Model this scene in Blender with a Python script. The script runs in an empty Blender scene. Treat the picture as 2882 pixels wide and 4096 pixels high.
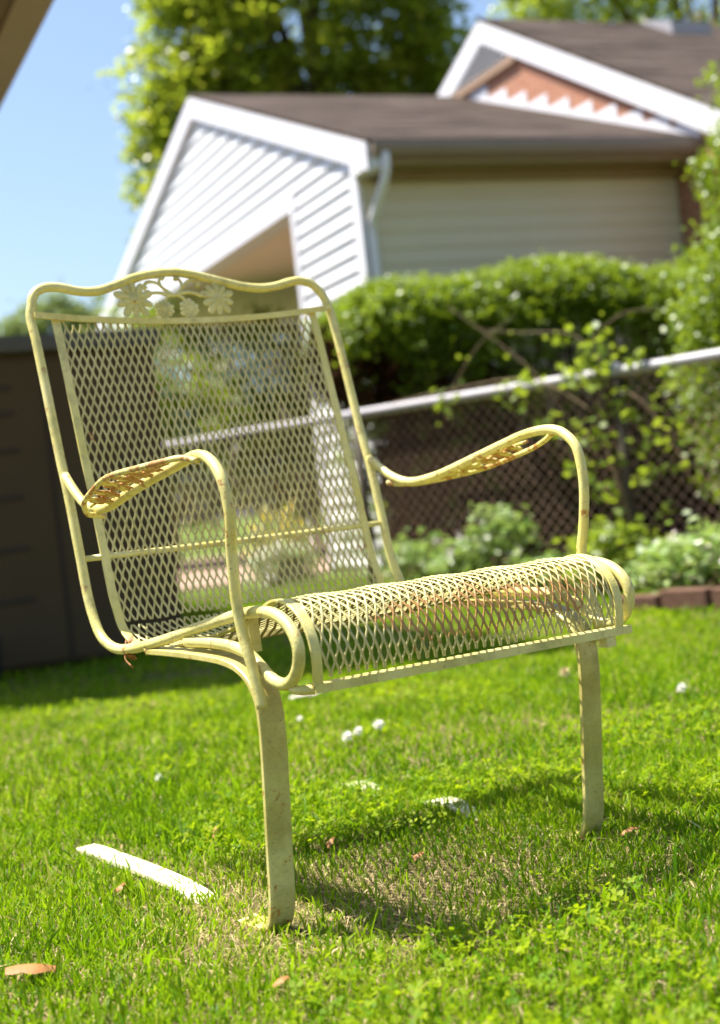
import bpy, math, random
import numpy as np
from mathutils import Vector, Matrix
R = math.radians
random.seed(7)
rng = np.random.default_rng(11)
scene = bpy.context.scene
COL = scene.collection

# ------------------------------------------------------------------ helpers
def tag(o, label=None, cat=None, group=None, kind=None):
    if label: o['label'] = label
    if cat: o['category'] = cat
    if group: o['group'] = group
    if kind: o['kind'] = kind
    return o

def empty(name, loc=(0, 0, 0), rz=0.0, label=None, cat=None, group=None):
    o = bpy.data.objects.new(name, None)
    COL.objects.link(o)
    o.location = loc
    o.rotation_euler = (0, 0, rz)
    o.empty_display_size = 0.1
    return tag(o, label, cat, group)

def copy_tree(o, parent=None):
    c = o.copy()
    COL.objects.link(c)
    c.parent = parent
    for ch in [x for x in bpy.data.objects if x.parent == o]:
        copy_tree(ch, c)
    return c

class MB:
    """collects verts / faces, becomes one mesh object"""
    def __init__(s):
        s.v = []; s.f = []; s.sm = []
    def add(s, vs, fs, smooth=False):
        n = len(s.v)
        s.v.extend([tuple(v) for v in vs])
        s.f.extend([tuple(i + n for i in f) for f in fs])
        s.sm.extend([smooth] * len(fs))
        return s
    def box(s, x0, y0, z0, x1, y1, z1):
        return s.add([(x0, y0, z0), (x1, y0, z0), (x1, y1, z0), (x0, y1, z0), (x0, y0, z1), (x1, y0, z1), (x1, y1, z1), (x0, y1, z1)],
                     [(0, 3, 2, 1), (4, 5, 6, 7), (0, 1, 5, 4), (1, 2, 6, 5), (2, 3, 7, 6), (3, 0, 4, 7)])
    def prism(s, poly, d):
        """poly: planar 3D loop, d: extrusion vector"""
        n = len(poly); d = Vector(d)
        vs = [Vector(p) for p in poly] + [Vector(p) + d for p in poly]
        fs = [tuple(range(n))[::-1], tuple(range(n, 2 * n))] + [(i, (i + 1) % n, (i + 1) % n + n, i + n) for i in range(n)]
        return s.add(vs, fs)
    def tube(s, pts, r, seg=12, smooth=True, steps=6, ell=None, caps=True):
        P = smooth_path(pts, steps) if steps > 1 else [Vector(p) for p in pts]
        n = len(P)
        rr = r if isinstance(r, (list, tuple)) else [r] * len(pts)
        rs = [float(np.interp(i / (n - 1), np.linspace(0, 1, len(rr)), rr)) for i in range(n)]
        T = [(P[min(i + 1, n - 1)] - P[max(i - 1, 0)]).normalized() for i in range(n)]
        up = Vector((0, 0, 1)) if abs(T[0].z) < .9 else Vector((1, 0, 0))
        N = (up - T[0] * up.dot(T[0])).normalized()
        vs = []; fs = []
        for i in range(n):
            N = (N - T[i] * N.dot(T[i]))
            N.normalize()
            B = T[i].cross(N)
            for k in range(seg):
                a = 2 * math.pi * k / seg
                vs.append(P[i] + (N * math.cos(a) + B * math.sin(a)) * rs[i])
        for i in range(n - 1):
            for k in range(seg):
                k2 = (k + 1) % seg
                fs.append((i * seg + k, i * seg + k2, (i + 1) * seg + k2, (i + 1) * seg + k))
        s.add(vs, fs, smooth)
        if caps:
            m = len(s.v) - n * seg
            s.f.append(tuple(m + k for k in range(seg))[::-1]); s.sm.append(False)
            m2 = m + (n - 1) * seg
            s.f.append(tuple(m2 + k for k in range(seg))); s.sm.append(False)
        return s
    def strip(s, prof, x0, x1, t, steps=6, r=0.0012):
        """flat bar: profile in (y,z), width x0..x1, thickness t, rounded a little"""
        P = smooth_path([(0, p[0], p[1]) for p in prof], steps)
        n = len(P); vs = []; fs = []
        for i in range(n):
            T = (P[min(i + 1, n - 1)] - P[max(i - 1, 0)]).normalized()
            N = Vector((0, -T.z, T.y)) * (t / 2)
            c = P[i]; b = r
            nn = N.normalized()
            for (x, k) in ((x0, -1), (x0 + b, -1), (x1 - b, -1), (x1, -1), (x1, 1), (x1 - b, 1), (x0 + b, 1), (x0, 1)):
                edge = (x in (x0, x1))
                q = c + N * k - (nn * b * k * 0.8 if edge else Vector())
                vs.append((x, q.y, q.z))
        for i in range(n - 1):
            for k in range(8):
                k2 = (k + 1) % 8
                fs.append((i * 8 + k, (i + 1) * 8 + k, (i + 1) * 8 + k2, i * 8 + k2))
        fs.append(tuple(range(8))); fs.append(tuple((n - 1) * 8 + k for k in range(8))[::-1])
        return s.add(vs, fs, False)
    def build(s, name, mat, parent=None, label=None):
        me = bpy.data.meshes.new(name)
        me.from_pydata(s.v, [], s.f)
        me.polygons.foreach_set('use_smooth', s.sm)
        me.materials.append(mat)
        me.update()
        o = bpy.data.objects.new(name, me)
        COL.objects.link(o)
        if parent is not None: o.parent = parent
        if label: o['label'] = label
        return o

def smooth_path(pts, steps):
    P = [Vector(p) for p in pts]
    out = []
    n = len(P)
    if n == 2: steps = 2
    for i in range(n - 1):
        p0 = P[i - 1] if i > 0 else P[0] * 2 - P[1]
        p3 = P[i + 2] if i + 2 < n else P[-1] * 2 - P[-2]
        p1, p2 = P[i], P[i + 1]
        # centripetal catmull-rom
        def d(a, b): return max((a - b).length, 1e-6) ** 0.5
        t0 = 0; t1 = t0 + d(p0, p1); t2 = t1 + d(p1, p2); t3 = t2 + d(p2, p3)
        for k in range(steps):
            t = t1 + (t2 - t1) * k / steps
            A1 = p0 * ((t1 - t) / (t1 - t0)) + p1 * ((t - t0) / (t1 - t0))
            A2 = p1 * ((t2 - t) / (t2 - t1)) + p2 * ((t - t1) / (t2 - t1))
            A3 = p2 * ((t3 - t) / (t3 - t2)) + p3 * ((t - t2) / (t3 - t2))
            B1 = A1 * ((t2 - t) / (t2 - t0)) + A2 * ((t - t0) / (t2 - t0))
            B2 = A2 * ((t3 - t) / (t3 - t1)) + A3 * ((t - t1) / (t3 - t1))
            out.append(B1 * ((t2 - t) / (t2 - t1)) + B2 * ((t - t1) / (t2 - t1)))
    out.append(P[-1])
    return out

def np_mesh(name, verts, loops, sizes, mat, parent=None, attr=None, smooth=False):
    """fast mesh from numpy: loops flat vertex indices, sizes per-face loop count"""
    me = bpy.data.meshes.new(name)
    me.vertices.add(len(verts))
    me.vertices.foreach_set('co', np.asarray(verts, np.float32).ravel())
    me.loops.add(len(loops))
    me.loops.foreach_set('vertex_index', np.asarray(loops, np.int32))
    me.polygons.add(len(sizes))
    st = np.zeros(len(sizes), np.int32); st[1:] = np.cumsum(sizes)[:-1]
    me.polygons.foreach_set('loop_start', st)
    me.polygons.foreach_set('loop_total', np.asarray(sizes, np.int32))
    if smooth: me.polygons.foreach_set('use_smooth', np.ones(len(sizes), bool))
    me.update(calc_edges=True)
    if attr is not None:
        for k, a in attr.items():
            at = me.attributes.new(k, 'FLOAT', 'POINT')
            at.data.foreach_set('value', np.asarray(a, np.float32))
    me.materials.append(mat)
    o = bpy.data.objects.new(name, me)
    COL.objects.link(o)
    if parent is not None: o.parent = parent
    return o

# ------------------------------------------------------------------ materials
class NT:
    def __init__(s, name):
        s.m = bpy.data.materials.new(name); s.m.use_nodes = True
        s.t = s.m.node_tree; s.t.nodes.clear()
        s.out = s.t.nodes.new('ShaderNodeOutputMaterial')
    def n(s, typ, **kw):
        nd = s.t.nodes.new(typ)
        for k, v in kw.items():
            if k in nd.inputs: nd.inputs[k].default_value = v
            else: setattr(nd, k, v)
        return nd
    def l(s, a, b): s.t.links.new(a, b)
    def coord(s, scale=1, out='Object'):
        tc = s.n('ShaderNodeTexCoord'); mp = s.n('ShaderNodeMapping')
        s.l(tc.outputs[out], mp.inputs['Vector'])
        mp.inputs['Scale'].default_value = (scale,) * 3 if not hasattr(scale, '__len__') else scale
        return mp.outputs[0]
    def noise(s, vec, scale, detail=4, rough=.55):
        nd = s.n('ShaderNodeTexNoise', Scale=scale, Detail=detail, Roughness=rough)
        s.l(vec, nd.inputs['Vector']); return nd.outputs['Fac']
    def ramp(s, fac, stops, interp='LINEAR'):
        nd = s.n('ShaderNodeValToRGB'); cr = nd.color_ramp; cr.interpolation = interp
        while len(cr.elements) < len(stops): cr.elements.new(0.5)
        for e, (p, c) in zip(cr.elements, stops):
            e.position = p; e.color = (*c, 1) if len(c) == 3 else c
        s.l(fac, nd.inputs[0]); return nd.outputs[0]
    def mix(s, fac, a, b):
        nd = s.n('ShaderNodeMix', data_type='RGBA')
        for i, v in ((0, fac), (6, a), (7, b)):
            if isinstance(v, (int, float)): nd.inputs[i].default_value = v
            elif isinstance(v, tuple): nd.inputs[i].default_value = (*v, 1)
            else: s.l(v, nd.inputs[i])
        return nd.outputs[2]
    def math(s, op, a, b=None):
        nd = s.n('ShaderNodeMath', operation=op)
        for i, v in ((0, a), (1, b)):
            if v is None: continue
            if isinstance(v, (int, float)): nd.inputs[i].default_value = v
            else: s.l(v, nd.inputs[i])
        return nd.outputs[0]
    def bump(s, h, strength=.3, dist=.01):
        nd = s.n('ShaderNodeBump', Strength=strength, Distance=dist); s.l(h, nd.inputs['Height']); return nd.outputs[0]
    def bsdf(s, col, rough=.6, spec=.5, normal=None, metal=0.0):
        nd = s.n('ShaderNodeBsdfPrincipled')
        for k, v in (('Base Color', col), ('Roughness', rough), ('Metallic', metal)):
            if isinstance(v, (int, float)): nd.inputs[k].default_value = v
            elif isinstance(v, tuple): nd.inputs[k].default_value = (*v, 1)
            else: s.l(v, nd.inputs[k])
        nd.inputs['Specular IOR Level'].default_value = spec
        if normal is not None: s.l(normal, nd.inputs['Normal'])
        return nd.outputs[0]
    def done(s, sh):
        s.l(sh, s.out.inputs['Surface']); return s.m

def mat_noisy(name, c1, c2, scale=6, rough=.6, spec=.4, bump=.2, bscale=60, bd=.003, metal=0):
    t = NT(name); v = t.coord()
    c = t.mix(t.noise(v, scale, 6), c1, c2)
    return t.done(t.bsdf(c, rough, spec, t.bump(t.noise(v, bscale, 5), bump, bd), metal))

def mat_paint(name, rusty=0.0, mask=False, grime=0.0, bleach=False):
    """old pale yellow enamel: chalky bloom, dark specks, chips and rust"""
    t = NT(name); v = t.coord()
    big = t.noise(v, 9, 5); mid = t.noise(v, 60, 6, .65)
    ca, cb = ((.54, .455, .15), (.66, .58, .26)) if mask else ((.64, .55, .12), (.77, .69, .29))
    c = t.mix(t.ramp(big, [(.3, (0, 0, 0)), (.7, (1, 1, 1))]), ca, cb)
    c = t.mix(t.ramp(mid, [(.45, (0, 0, 0)), (.75, (.55, .55, .55))]), c, (.57, .545, .25))
    # grime
    g = t.noise(v, 25, 8, .7)
    c = t.mix(t.ramp(g, [(.48, (0, 0, 0)), (.70, (.75, .75, .75))]), c, (.34, .30, .09))
    if grime: c = t.mix(t.ramp(t.noise(v, 14, 7, .7), [(.30, (0, 0, 0)), (.65, (grime * .75,) * 3)]), c, (.36, .29, .06))
    # fine specks
    sp = t.noise(v, 260, 4, .65)
    slo = .665 - .05 * min(rusty, .5)
    c = t.mix(t.ramp(sp, [(slo, (0, 0, 0)), (slo + .05, (.8, .8, .8))]), c, (.13, .085, .04))
    if bleach:
        tcb = t.n('ShaderNodeTexCoord'); sb_ = t.n('ShaderNodeSeparateXYZ'); t.l(tcb.outputs['Object'], sb_.inputs[0])
        fb_ = t.math('MULTIPLY', t.math('LESS_THAN', sb_.outputs[2], .022), t.math('GREATER_THAN', sb_.outputs[1], .09))
        c = t.mix(t.math('MULTIPLY', fb_, .85), c, (.76, .70, .50))
    # rust
    rn = t.noise(v, 34, 8, .72)
    lo = .70 - .26 * rusty
    fac = t.ramp(rn, [(lo, (0, 0, 0)), (lo + .05, (1, 1, 1))])
    if mask:
        tc = t.n('ShaderNodeTexCoord'); sx = t.n('ShaderNodeSeparateXYZ'); t.l(tc.outputs['Object'], sx.inputs[0])
        mx = t.math('SUBTRACT', 1.0, t.math('DIVIDE', t.math('ABSOLUTE', t.math('ADD', sx.outputs[0], -.03)), .26))
        mz = t.math('SUBTRACT', 1.0, t.math('DIVIDE', t.math('ABSOLUTE', t.math('SUBTRACT', sx.outputs[2], .405)), .05))
        my = t.math('LESS_THAN', sx.outputs[1], -.06)
        mm = t.math('MULTIPLY', t.math('MULTIPLY', t.math('MAXIMUM', mx, 0.0), t.math('MAXIMUM', mz, 0.0)), my)
        f2 = t.math('MULTIPLY', t.math('GREATER_THAN', t.math('ADD', t.noise(v, 22, 6, .7), t.math('MULTIPLY', mm, .50)), .66), .85)
        fac = t.math('MAXIMUM', fac, f2)
    if mask:
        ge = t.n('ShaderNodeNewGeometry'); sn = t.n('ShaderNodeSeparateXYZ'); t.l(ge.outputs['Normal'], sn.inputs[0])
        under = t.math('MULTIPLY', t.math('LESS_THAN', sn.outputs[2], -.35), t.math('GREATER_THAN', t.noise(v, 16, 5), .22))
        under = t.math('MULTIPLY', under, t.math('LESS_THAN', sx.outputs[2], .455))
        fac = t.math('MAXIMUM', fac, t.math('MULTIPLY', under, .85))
    rc = t.mix(t.noise(v, 140, 5), (.28, .105, .02), (.50, .25, .06))
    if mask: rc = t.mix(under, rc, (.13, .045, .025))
    c = t.mix(fac, c, rc)
    h = t.math('ADD', t.math('MULTIPLY', t.noise(v, 130, 6, .7), .8), t.math('MULTIPLY', sp, .25))
    return t.done(t.bsdf(c, .36 if rusty < .5 else .55, .55, t.bump(h, .55, .0016)))

def mat_leaf(name, stops, trans=(.22, .38, .03), rough=.38, tf=.42, spec=.5, attr='v'):
    t = NT(name)
    at = t.n('ShaderNodeAttribute', attribute_name=attr)
    c = t.ramp(at.outputs['Fac'], stops)
    b = t.bsdf(c, rough, spec)
    tr = t.n('ShaderNodeBsdfTranslucent')
    tc = t.mix(.5, c, trans)
    t.l(tc, tr.inputs['Color'])
    mx = t.n('ShaderNodeMixShader'); mx.inputs[0].default_value = tf
    t.l(b, mx.inputs[1]); t.l(tr.outputs[0], mx.inputs[2])
    return t.done(mx.outputs[0])

M = {}
M['paint'] = mat_paint('yellow_paint', .30)
M['paint_mesh'] = mat_paint('yellow_paint_mesh', .05, True)
M['paint_rusty'] = mat_paint('yellow_paint_rusty', .86)
M['paint_leg'] = mat_paint('yellow_paint_leg', .40, grime=.9, bleach=True)
M['paint_worn'] = mat_paint('yellow_paint_worn', .40)
M['white'] = mat_noisy('white_vinyl', (.70, .71, .71), (.78, .78, .77), 3, .45, .4, .1, 40)
M['white_trim'] = mat_noisy('white_trim', (.70, .69, .72), (.78, .77, .79), 3, .4, .4, .1, 40)
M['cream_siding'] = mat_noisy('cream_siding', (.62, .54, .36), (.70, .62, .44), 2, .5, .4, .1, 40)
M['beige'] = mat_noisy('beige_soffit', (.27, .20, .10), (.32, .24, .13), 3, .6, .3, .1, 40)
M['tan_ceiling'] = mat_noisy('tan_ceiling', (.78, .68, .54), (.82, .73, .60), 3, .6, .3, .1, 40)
M['brown_trim'] = mat_noisy('brown_trim', (.30, .19, .12), (.36, .24, .16), 3, .6, .3, .2, 40)
M['gutter'] = mat_noisy('gutter_brown', (.21, .16, .12), (.26, .20, .155), 3, .45, .4, .1, 40)
M['dark'] = mat_noisy('louvre_dark', (.10, .09, .10), (.16, .15, .16), 8, .6, .3, .1, 40)
M['galv'] = mat_noisy('galvanized_steel', (.30, .29, .30), (.42, .40, .42), 12, .55, .4, .15, 80, .002, .2)
M['galv_dull'] = mat_noisy('rusty_wire', (.42, .22, .14), (.66, .46, .36), 30, .6, .4, .1, 80, .001, .2)
M['post_grey'] = mat_noisy('weathered_post', (.045, .035, .025), (.09, .075, .055), 20, .7, .2, .2, 80, .002)
M['bark'] = mat_noisy('bark', (.07, .05, .035), (.16, .12, .085), 9, .9, .2, .8, 30, .02)
M['twig'] = mat_noisy('twig_brown', (.035, .02, .012), (.08, .045, .03), 9, .85, .2, .4, 60, .003)
M['cane'] = mat_noisy('cane_skin', (.12, .075, .035), (.20, .14, .06), 9, .6, .4, .3, 60, .002)
M['shed'] = mat_noisy('shed_brown', (.075, .050, .024), (.10, .068, .034), 4, .8, .06, .2, 90, .002)
M['shed_lid'] = mat_noisy('shed_lid_grey', (.09, .08, .06), (.12, .11, .09), 4, .8, .1, .2, 90, .002)
M['shed_dark'] = mat_noisy('shed_groove', (.038, .024, .012), (.05, .032, .016), 4, .7, .3, .1, 90, .002)
M['eave_wood'] = mat_noisy('eave_wood', (.20, .15, .105), (.27, .20, .15), 5, .7, .3, .2, 40)
M['eave_edge'] = mat_noisy('eave_edge_tan', (.40, .33, .26), (.48, .40, .32), 5, .6, .3, .2, 40)
M['mulch'] = mat_noisy('mulch', (.13, .06, .04), (.30, .17, .12), 40, .95, .1, 1, 60, .02)
M['drive'] = mat_noisy('driveway_concrete', (.30, .20, .15), (.38, .27, .21), 5, .85, .2, .4, 80, .004)
M['rubber'] = mat_noisy('black_plastic', (.015, .015, .016), (.03, .03, .03), 8, .5, .4, .2, 60)
M['dry'] = mat_noisy('dry_leaf', (.22, .09, .022), (.40, .19, .06), 60, .6, .35, .5, 200, .002)
M['clover_w'] = mat_noisy('white_petals', (.78, .74, .66), (.85, .84, .80), 200, .6, .3, .4, 500, .001)
M['seed'] = mat_noisy('seed_head', (.42, .30, .16), (.62, .50, .32), 200, .8, .2, .6, 500, .001)
M['stem'] = mat_noisy('green_stem', (.13, .22, .04), (.20, .30, .07), 60, .5, .3, .2, 200, .001)

def mat_brick():
    t = NT('red_brick'); tc = t.n('ShaderNodeTexCoord'); sp = t.n('ShaderNodeSeparateXYZ'); cb = t.n('ShaderNodeCombineXYZ')
    t.l(tc.outputs['Object'], sp.inputs[0]); t.l(t.math('ADD', sp.outputs[1], sp.outputs[0]), cb.inputs[0]); t.l(sp.outputs[2], cb.inputs[1])
    br = t.n('ShaderNodeTexBrick', Scale=1.0)
    br.inputs['Color1'].default_value = (.40, .155, .09, 1); br.inputs['Color2'].default_value = (.50, .22, .13, 1)
    br.inputs['Mortar'].default_value = (.50, .36, .27, 1); br.inputs['Mortar Size'].default_value = .010
    br.inputs['Brick Width'].default_value = .21; br.inputs['Row Height'].default_value = .075
    t.l(cb.outputs[0], br.inputs['Vector'])
    c = t.mix(.45, br.outputs['Color'], t.mix(t.noise(t.coord(), 30, 5), (.24, .085, .05), (.46, .22, .13)))
    return t.done(t.bsdf(c, .85, .2, t.bump(br.outputs['Fac'], -.5, .006)))
M['brick'] = mat_brick()

M['old_brick'] = mat_noisy('weathered_brick', (.075, .038, .024), (.19, .11, .075), 25, .9, .15, .8, 90, .006)
def mat_shingle():
    t = NT('roof_shingles'); v = t.coord()
    st = t.coord((.5, 3.5, 3.5)); n1 = t.noise(v, 1.3, 6, .7); n2 = t.noise(st, 2.2, 6, .7)
    vo = t.n('ShaderNodeTexBrick', Scale=1.0)
    vo.inputs['Brick Width'].default_value = .32; vo.inputs['Row Height'].default_value = .13
    vo.inputs['Mortar Size'].default_value = .008
    vo.inputs['Color1'].default_value = (.5, .5, .5, 1); vo.inputs['Color2'].default_value = (1, 1, 1, 1); vo.inputs['Mortar'].default_value = (.1, .1, .1, 1)
    t.l(v, vo.inputs['Vector'])
    c = t.mix(t.ramp(n1, [(.3, (0, 0, 0)), (.7, (1, 1, 1))]), (.026, .018, .014), (.058, .042, .034))
    c = t.mix(t.ramp(n2, [(.42, (0, 0, 0)), (.62, (.9, .9, .9))]), c, (.115, .09, .076))
    mt = t.n('ShaderNodeMix', data_type='RGBA', blend_type='MULTIPLY'); mt.inputs[0].default_value = .35
    t.l(c, mt.inputs[6]); t.l(vo.outputs['Color'], mt.inputs[7])
    h = t.math('ADD', vo.outputs['Fac'], t.math('MULTIPLY', t.noise(v, 90, 4), 1.0))
    return t.done(t.bsdf(mt.outputs[2], .95, .08, t.bump(h, .6, .01)))
M['shingle'] = mat_shingle()

def mat_soil():
    t = NT('lawn_soil'); v = t.coord(out='Object')
    c = t.mix(t.ramp(t.noise(v, 3, 6, .7), [(.35, (0, 0, 0)), (.65, (1, 1, 1))]), (.06, .075, .014), (.20, .15, .07))
    c = t.mix(t.ramp(t.noise(v, 90, 6, .75), [(.45, (0, 0, 0)), (.7, (.8, .8, .8))]), c, (.30, .21, .11))
    far = t.n('ShaderNodeTexCoord'); sx = t.n('ShaderNodeSeparateXYZ'); t.l(far.outputs['Object'], sx.inputs[0])
    f = t.n('ShaderNodeMapRange'); t.l(sx.outputs[1], f.inputs[0]); f.inputs[1].default_value = 6; f.inputs[2].default_value = 11
    g = t.mix(t.noise(v, 12, 6, .7), (.07, .13, .018), (.15, .19, .035))
    c = t.mix(f.outputs[0], c, g)
    return t.done(t.bsdf(c, .95, .1, t.bump(t.noise(v, 60, 6, .7), .8, .02)))
M['soil'] = mat_soil()

G = lambda *a: a
M['grass'] = mat_leaf('grass_blades', [(0, (.028, .095, .003)), (.30, (.08, .20, .005)), (.60, (.22, .33, .010)), (.80, (.37, .42, .03)), (.86, (.46, .33, .14)), (1, (.74, .58, .34))],
                      (.38, .60, .004), .45, .5, .12)
M['clover'] = mat_leaf('clover_leaves', [(0, (.08, .20, .005)), (1, (.32, .40, .01))], (.44, .58, .005), .5, .5, .1)
M['maple'] = mat_leaf('maple_leaves', [(0, (.085, .15, .012)), (.5, (.18, .255, .022)), (.85, (.31, .32, .03)), (1, (.42, .38, .06))], (.50, .58, .03), .30, .60, .8)
M['hedge'] = mat_leaf('hedge_leaves', [(0, (.05, .11, .008)), (.6, (.15, .24, .012)), (1, (.26, .33, .03))], (.40, .50, .02), .42, .40, .6)
M['vine'] = mat_leaf('vine_leaves', [(0, (.11, .19, .014)), (1, (.25, .32, .03))], (.42, .52, .03), .4, .5, .4)
M['bed'] = mat_leaf('bed_leaves', [(0, (.10, .20, .03)), (.5, (.22, .34, .07)), (.8, (.36, .44, .20)), (1, (.62, .64, .50))], (.40, .52, .08), .35, .4, .5)
M['far'] = mat_leaf('distant_leaves', [(0, (.10, .15, .05)), (1, (.24, .30, .10))], (.40, .48, .10), .5, .4, .3)
M['petal'] = mat_leaf('petals', [(0, (.70, .55, .50)), (1, (.85, .84, .80))], (.8, .8, .75), .5, .3, .3)

# ------------------------------------------------------------------ leaves
def leaves_mesh(name, cen, size, mat, parent=None, up=.6, var=None, seed=0, aspect=.55):
    r = np.random.default_rng(seed)
    n = len(cen)
    size = np.broadcast_to(size, (n,)) * r.uniform(.65, 1.25, n)
    nor = r.normal(size=(n, 3)); nor /= np.linalg.norm(nor, axis=1)[:, None]
    nor[:, 2] = np.abs(nor[:, 2]) + up
    nor /= np.linalg.norm(nor, axis=1)[:, None]
    d = r.normal(size=(n, 3)); d -= nor * (d * nor).sum(1)[:, None]; d /= np.linalg.norm(d, axis=1)[:, None]
    e = np.cross(nor, d)
    L = size[:, None]; W = (size * aspect)[:, None]
    drop = nor * (size * r.uniform(.05, .25, n))[:, None]
    v = np.stack([cen - d * L * .5, cen + e * W * .5 - drop * .3, cen + d * L * .5 - drop, cen - e * W * .5 - drop * .3], 1)
    idx = np.arange(n * 4).reshape(n, 4)
    loops = np.stack([idx[:, 0], idx[:, 1], idx[:, 2], idx[:, 0], idx[:, 2], idx[:, 3]], 1)
    a = r.uniform(0, 1, n) if var is None else np.clip(var + r.normal(0, .13, n), 0, 1)
    return np_mesh(name, v.reshape(-1, 3), loops.ravel(), np.full(n * 2, 3), mat, parent, {'v': np.repeat(a, 4)})

def blob_points(r, blobs, n_cl, per, spread, shell=.55):
    """clump centres in a union of ellipsoids (cx,cy,cz,rx,ry,rz), then leaves round each"""
    vol = np.array([b[3] * b[4] * b[5] for b in blobs]); vol = vol ** .8; vol /= vol.sum()
    bi = r.choice(len(blobs), n_cl, p=vol)
    B = np.array(blobs)[bi]
    d = r.normal(size=(n_cl, 3)); d /= np.linalg.norm(d, axis=1)[:, None]
    rad = shell + (1 - shell) * r.uniform(0, 1, n_cl) ** .6
    rad *= r.uniform(.85, 1.1, n_cl)
    c = B[:, :3] + d * B[:, 3:] * rad[:, None]
    tone = r.uniform(.2, .8, n_cl)
    p = c[:, None, :] + r.normal(size=(n_cl, per, 3)) * spread * np.array([1, 1, .6])
    return p.reshape(-1, 3), np.repeat(tone, per), c

def tree(name, loc, height, blobs, n_cl, per, leaf, spread, mat, label, cat='tree', group=None, seed=1, trunk_r=.16, limbs=8, fork=None):
    root = empty(name, loc, 0, label, cat, group)
    r = np.random.default_rng(seed)
    tb = MB()
    top = fork or height * .75
    tb.tube([(0, 0, -.1), (.03, .02, top * .3), (-.05, .04, top * .65), (.05, 0, top)], [trunk_r * 1.25, trunk_r, trunk_r * .8, trunk_r * .3], 10, steps=4)
    P, tone, cc = blob_points(r, blobs, n_cl, per, spread)
    pick = r.choice(len(cc), min(limbs, len(cc)), replace=False)
    for i in pick:
        e = Vector(cc[i]); z0 = max(.2 * top, min(top * .9, e.z * .55)); s = Vector((0, 0, z0))
        m = s.lerp(e, .5) + Vector((0, 0, .12 * (e - s).length))
        tb.tube([s, m, e], [trunk_r * .45, trunk_r * .28, trunk_r * .08], 6, steps=4)
    tb.build('trunk', M['bark'], root)
    leaves_mesh('crown', P, leaf, mat, root, .5, tone, seed + 50, .7)
    return root

# ================================================================== CHAIR
TH = R(32.2)
chair = empty('garden_chair', (0.0668, 2.132, 0), TH, 'pale yellow wrought iron spring armchair with flower crest and mesh seat on the lawn', 'chair')
prof = [(.648, .972), (.634, .923), (.607, .817), (.579, .703), (.562, .657), (.538, .534), (.522, .467), (.505, .430)]
_z = np.array([p[1] for p in prof] + []); _y = np.array([p[0] for p in prof])
def backY(z):
    if z > .972: return .648 + (z - .972) * .17
    return float(np.interp(z, _z[::-1], _y[::-1]))
# crest tube, one continuous frame tube: left tail -> scroll -> seat rail -> back -> crest -> back -> seat rail -> scroll -> tail
crest = [(-.304, .985), (-.301, .997), (-.294, 1.008), (-.281, 1.0155), (-.264, 1.0185), (-.244, 1.017), (-.223, 1.012), (-.204, 1.009), (-.184, 1.009), (-.161, 1.013), (-.136, 1.021), (-.107, 1.031), (-.078, 1.038), (-.049, 1.042), (-.02, 1.0435), (.008, 1.041), (.042, 1.034), (.08, 1.0245), (.118, 1.015), (.147, 1.011), (.173, 1.0105), (.2, 1.014), (.228, 1.021), (.252, 1.024), (.275, 1.019), (.292, 1.006), (.302, .989)]
side = [(.648, .966), (.634, .923), (.607, .817), (.579, .703), (.562, .645), (.538, .534), (.524, .467), (.508, .430), (.488, .402), (.457, .386), (.423, .380), (.375, .382), (.282, .394), (.196, .409), (.108, .424), (.028, .436), (-.025, .442), (-.065, .4435), (-.097, .440), (-.122, .431), (-.141, .416), (-.150, .397), (-.146, .375), (-.132, .358), (-.110, .3475), (-.086, .3475), (-.060, .356), (-.038, .369), (-.011, .383), (.018, .390), (.059, .395), (.114, .397), (.184, .397)]
def sidex(y, z):
    if z > .5: return .3095
    return .3095 - .0185 * min(1, max(0, (.5 - y) / .35))
f = MB()
left = [(-sidex(y, z), y, z) for y, z in side][::-1]
right = [(sidex(y, z), y, z) for y, z in side]
f.tube(left + [(x, backY(z), z) for x, z in crest] + right, .0085, 14, steps=4)
f.build('frame_tube', M['paint_worn'], chair)

# expanded metal sheet
sheet_prof = [(.6455, .962), (.634, .923), (.607, .817), (.579, .703), (.562, .645), (.538, .534), (.522, .470), (.509, .438), (.495, .412), (.470, .393), (.440, .3835), (.370, .377), (.280, .3835), (.190, .396), (.100, .410), (.030, .427), (-.020, .4445), (-.060, .4555), (-.095, .4515), (-.123, .437), (-.142, .414), (-.150, .390), (-.150, .366), (-.147, .343)]
SP = smooth_path([(0, y, z) for y, z in sheet_prof], 12)
SL = np.concatenate([[0], np.cumsum([(SP[i + 1] - SP[i]).length for i in range(len(SP) - 1)])])
SPa = np.array([[p.y, p.z] for p in SP])
def sheet(s):
    s = np.clip(s, 0, SL[-1])
    y = np.interp(s, SL, SPa[:, 0]); z = np.interp(s, SL, SPa[:, 1])
    y2 = np.interp(s + .002, SL, SPa[:, 0]); z2 = np.interp(s + .002, SL, SPa[:, 1])
    y1 = np.interp(s - .002, SL, SPa[:, 0]); z1 = np.interp(s - .002, SL, SPa[:, 1])
    t = np.stack([np.zeros_like(s), y2 - y1, z2 - z1], -1); t /= np.linalg.norm(t, axis=-1)[..., None]
    return y, z, t
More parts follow.
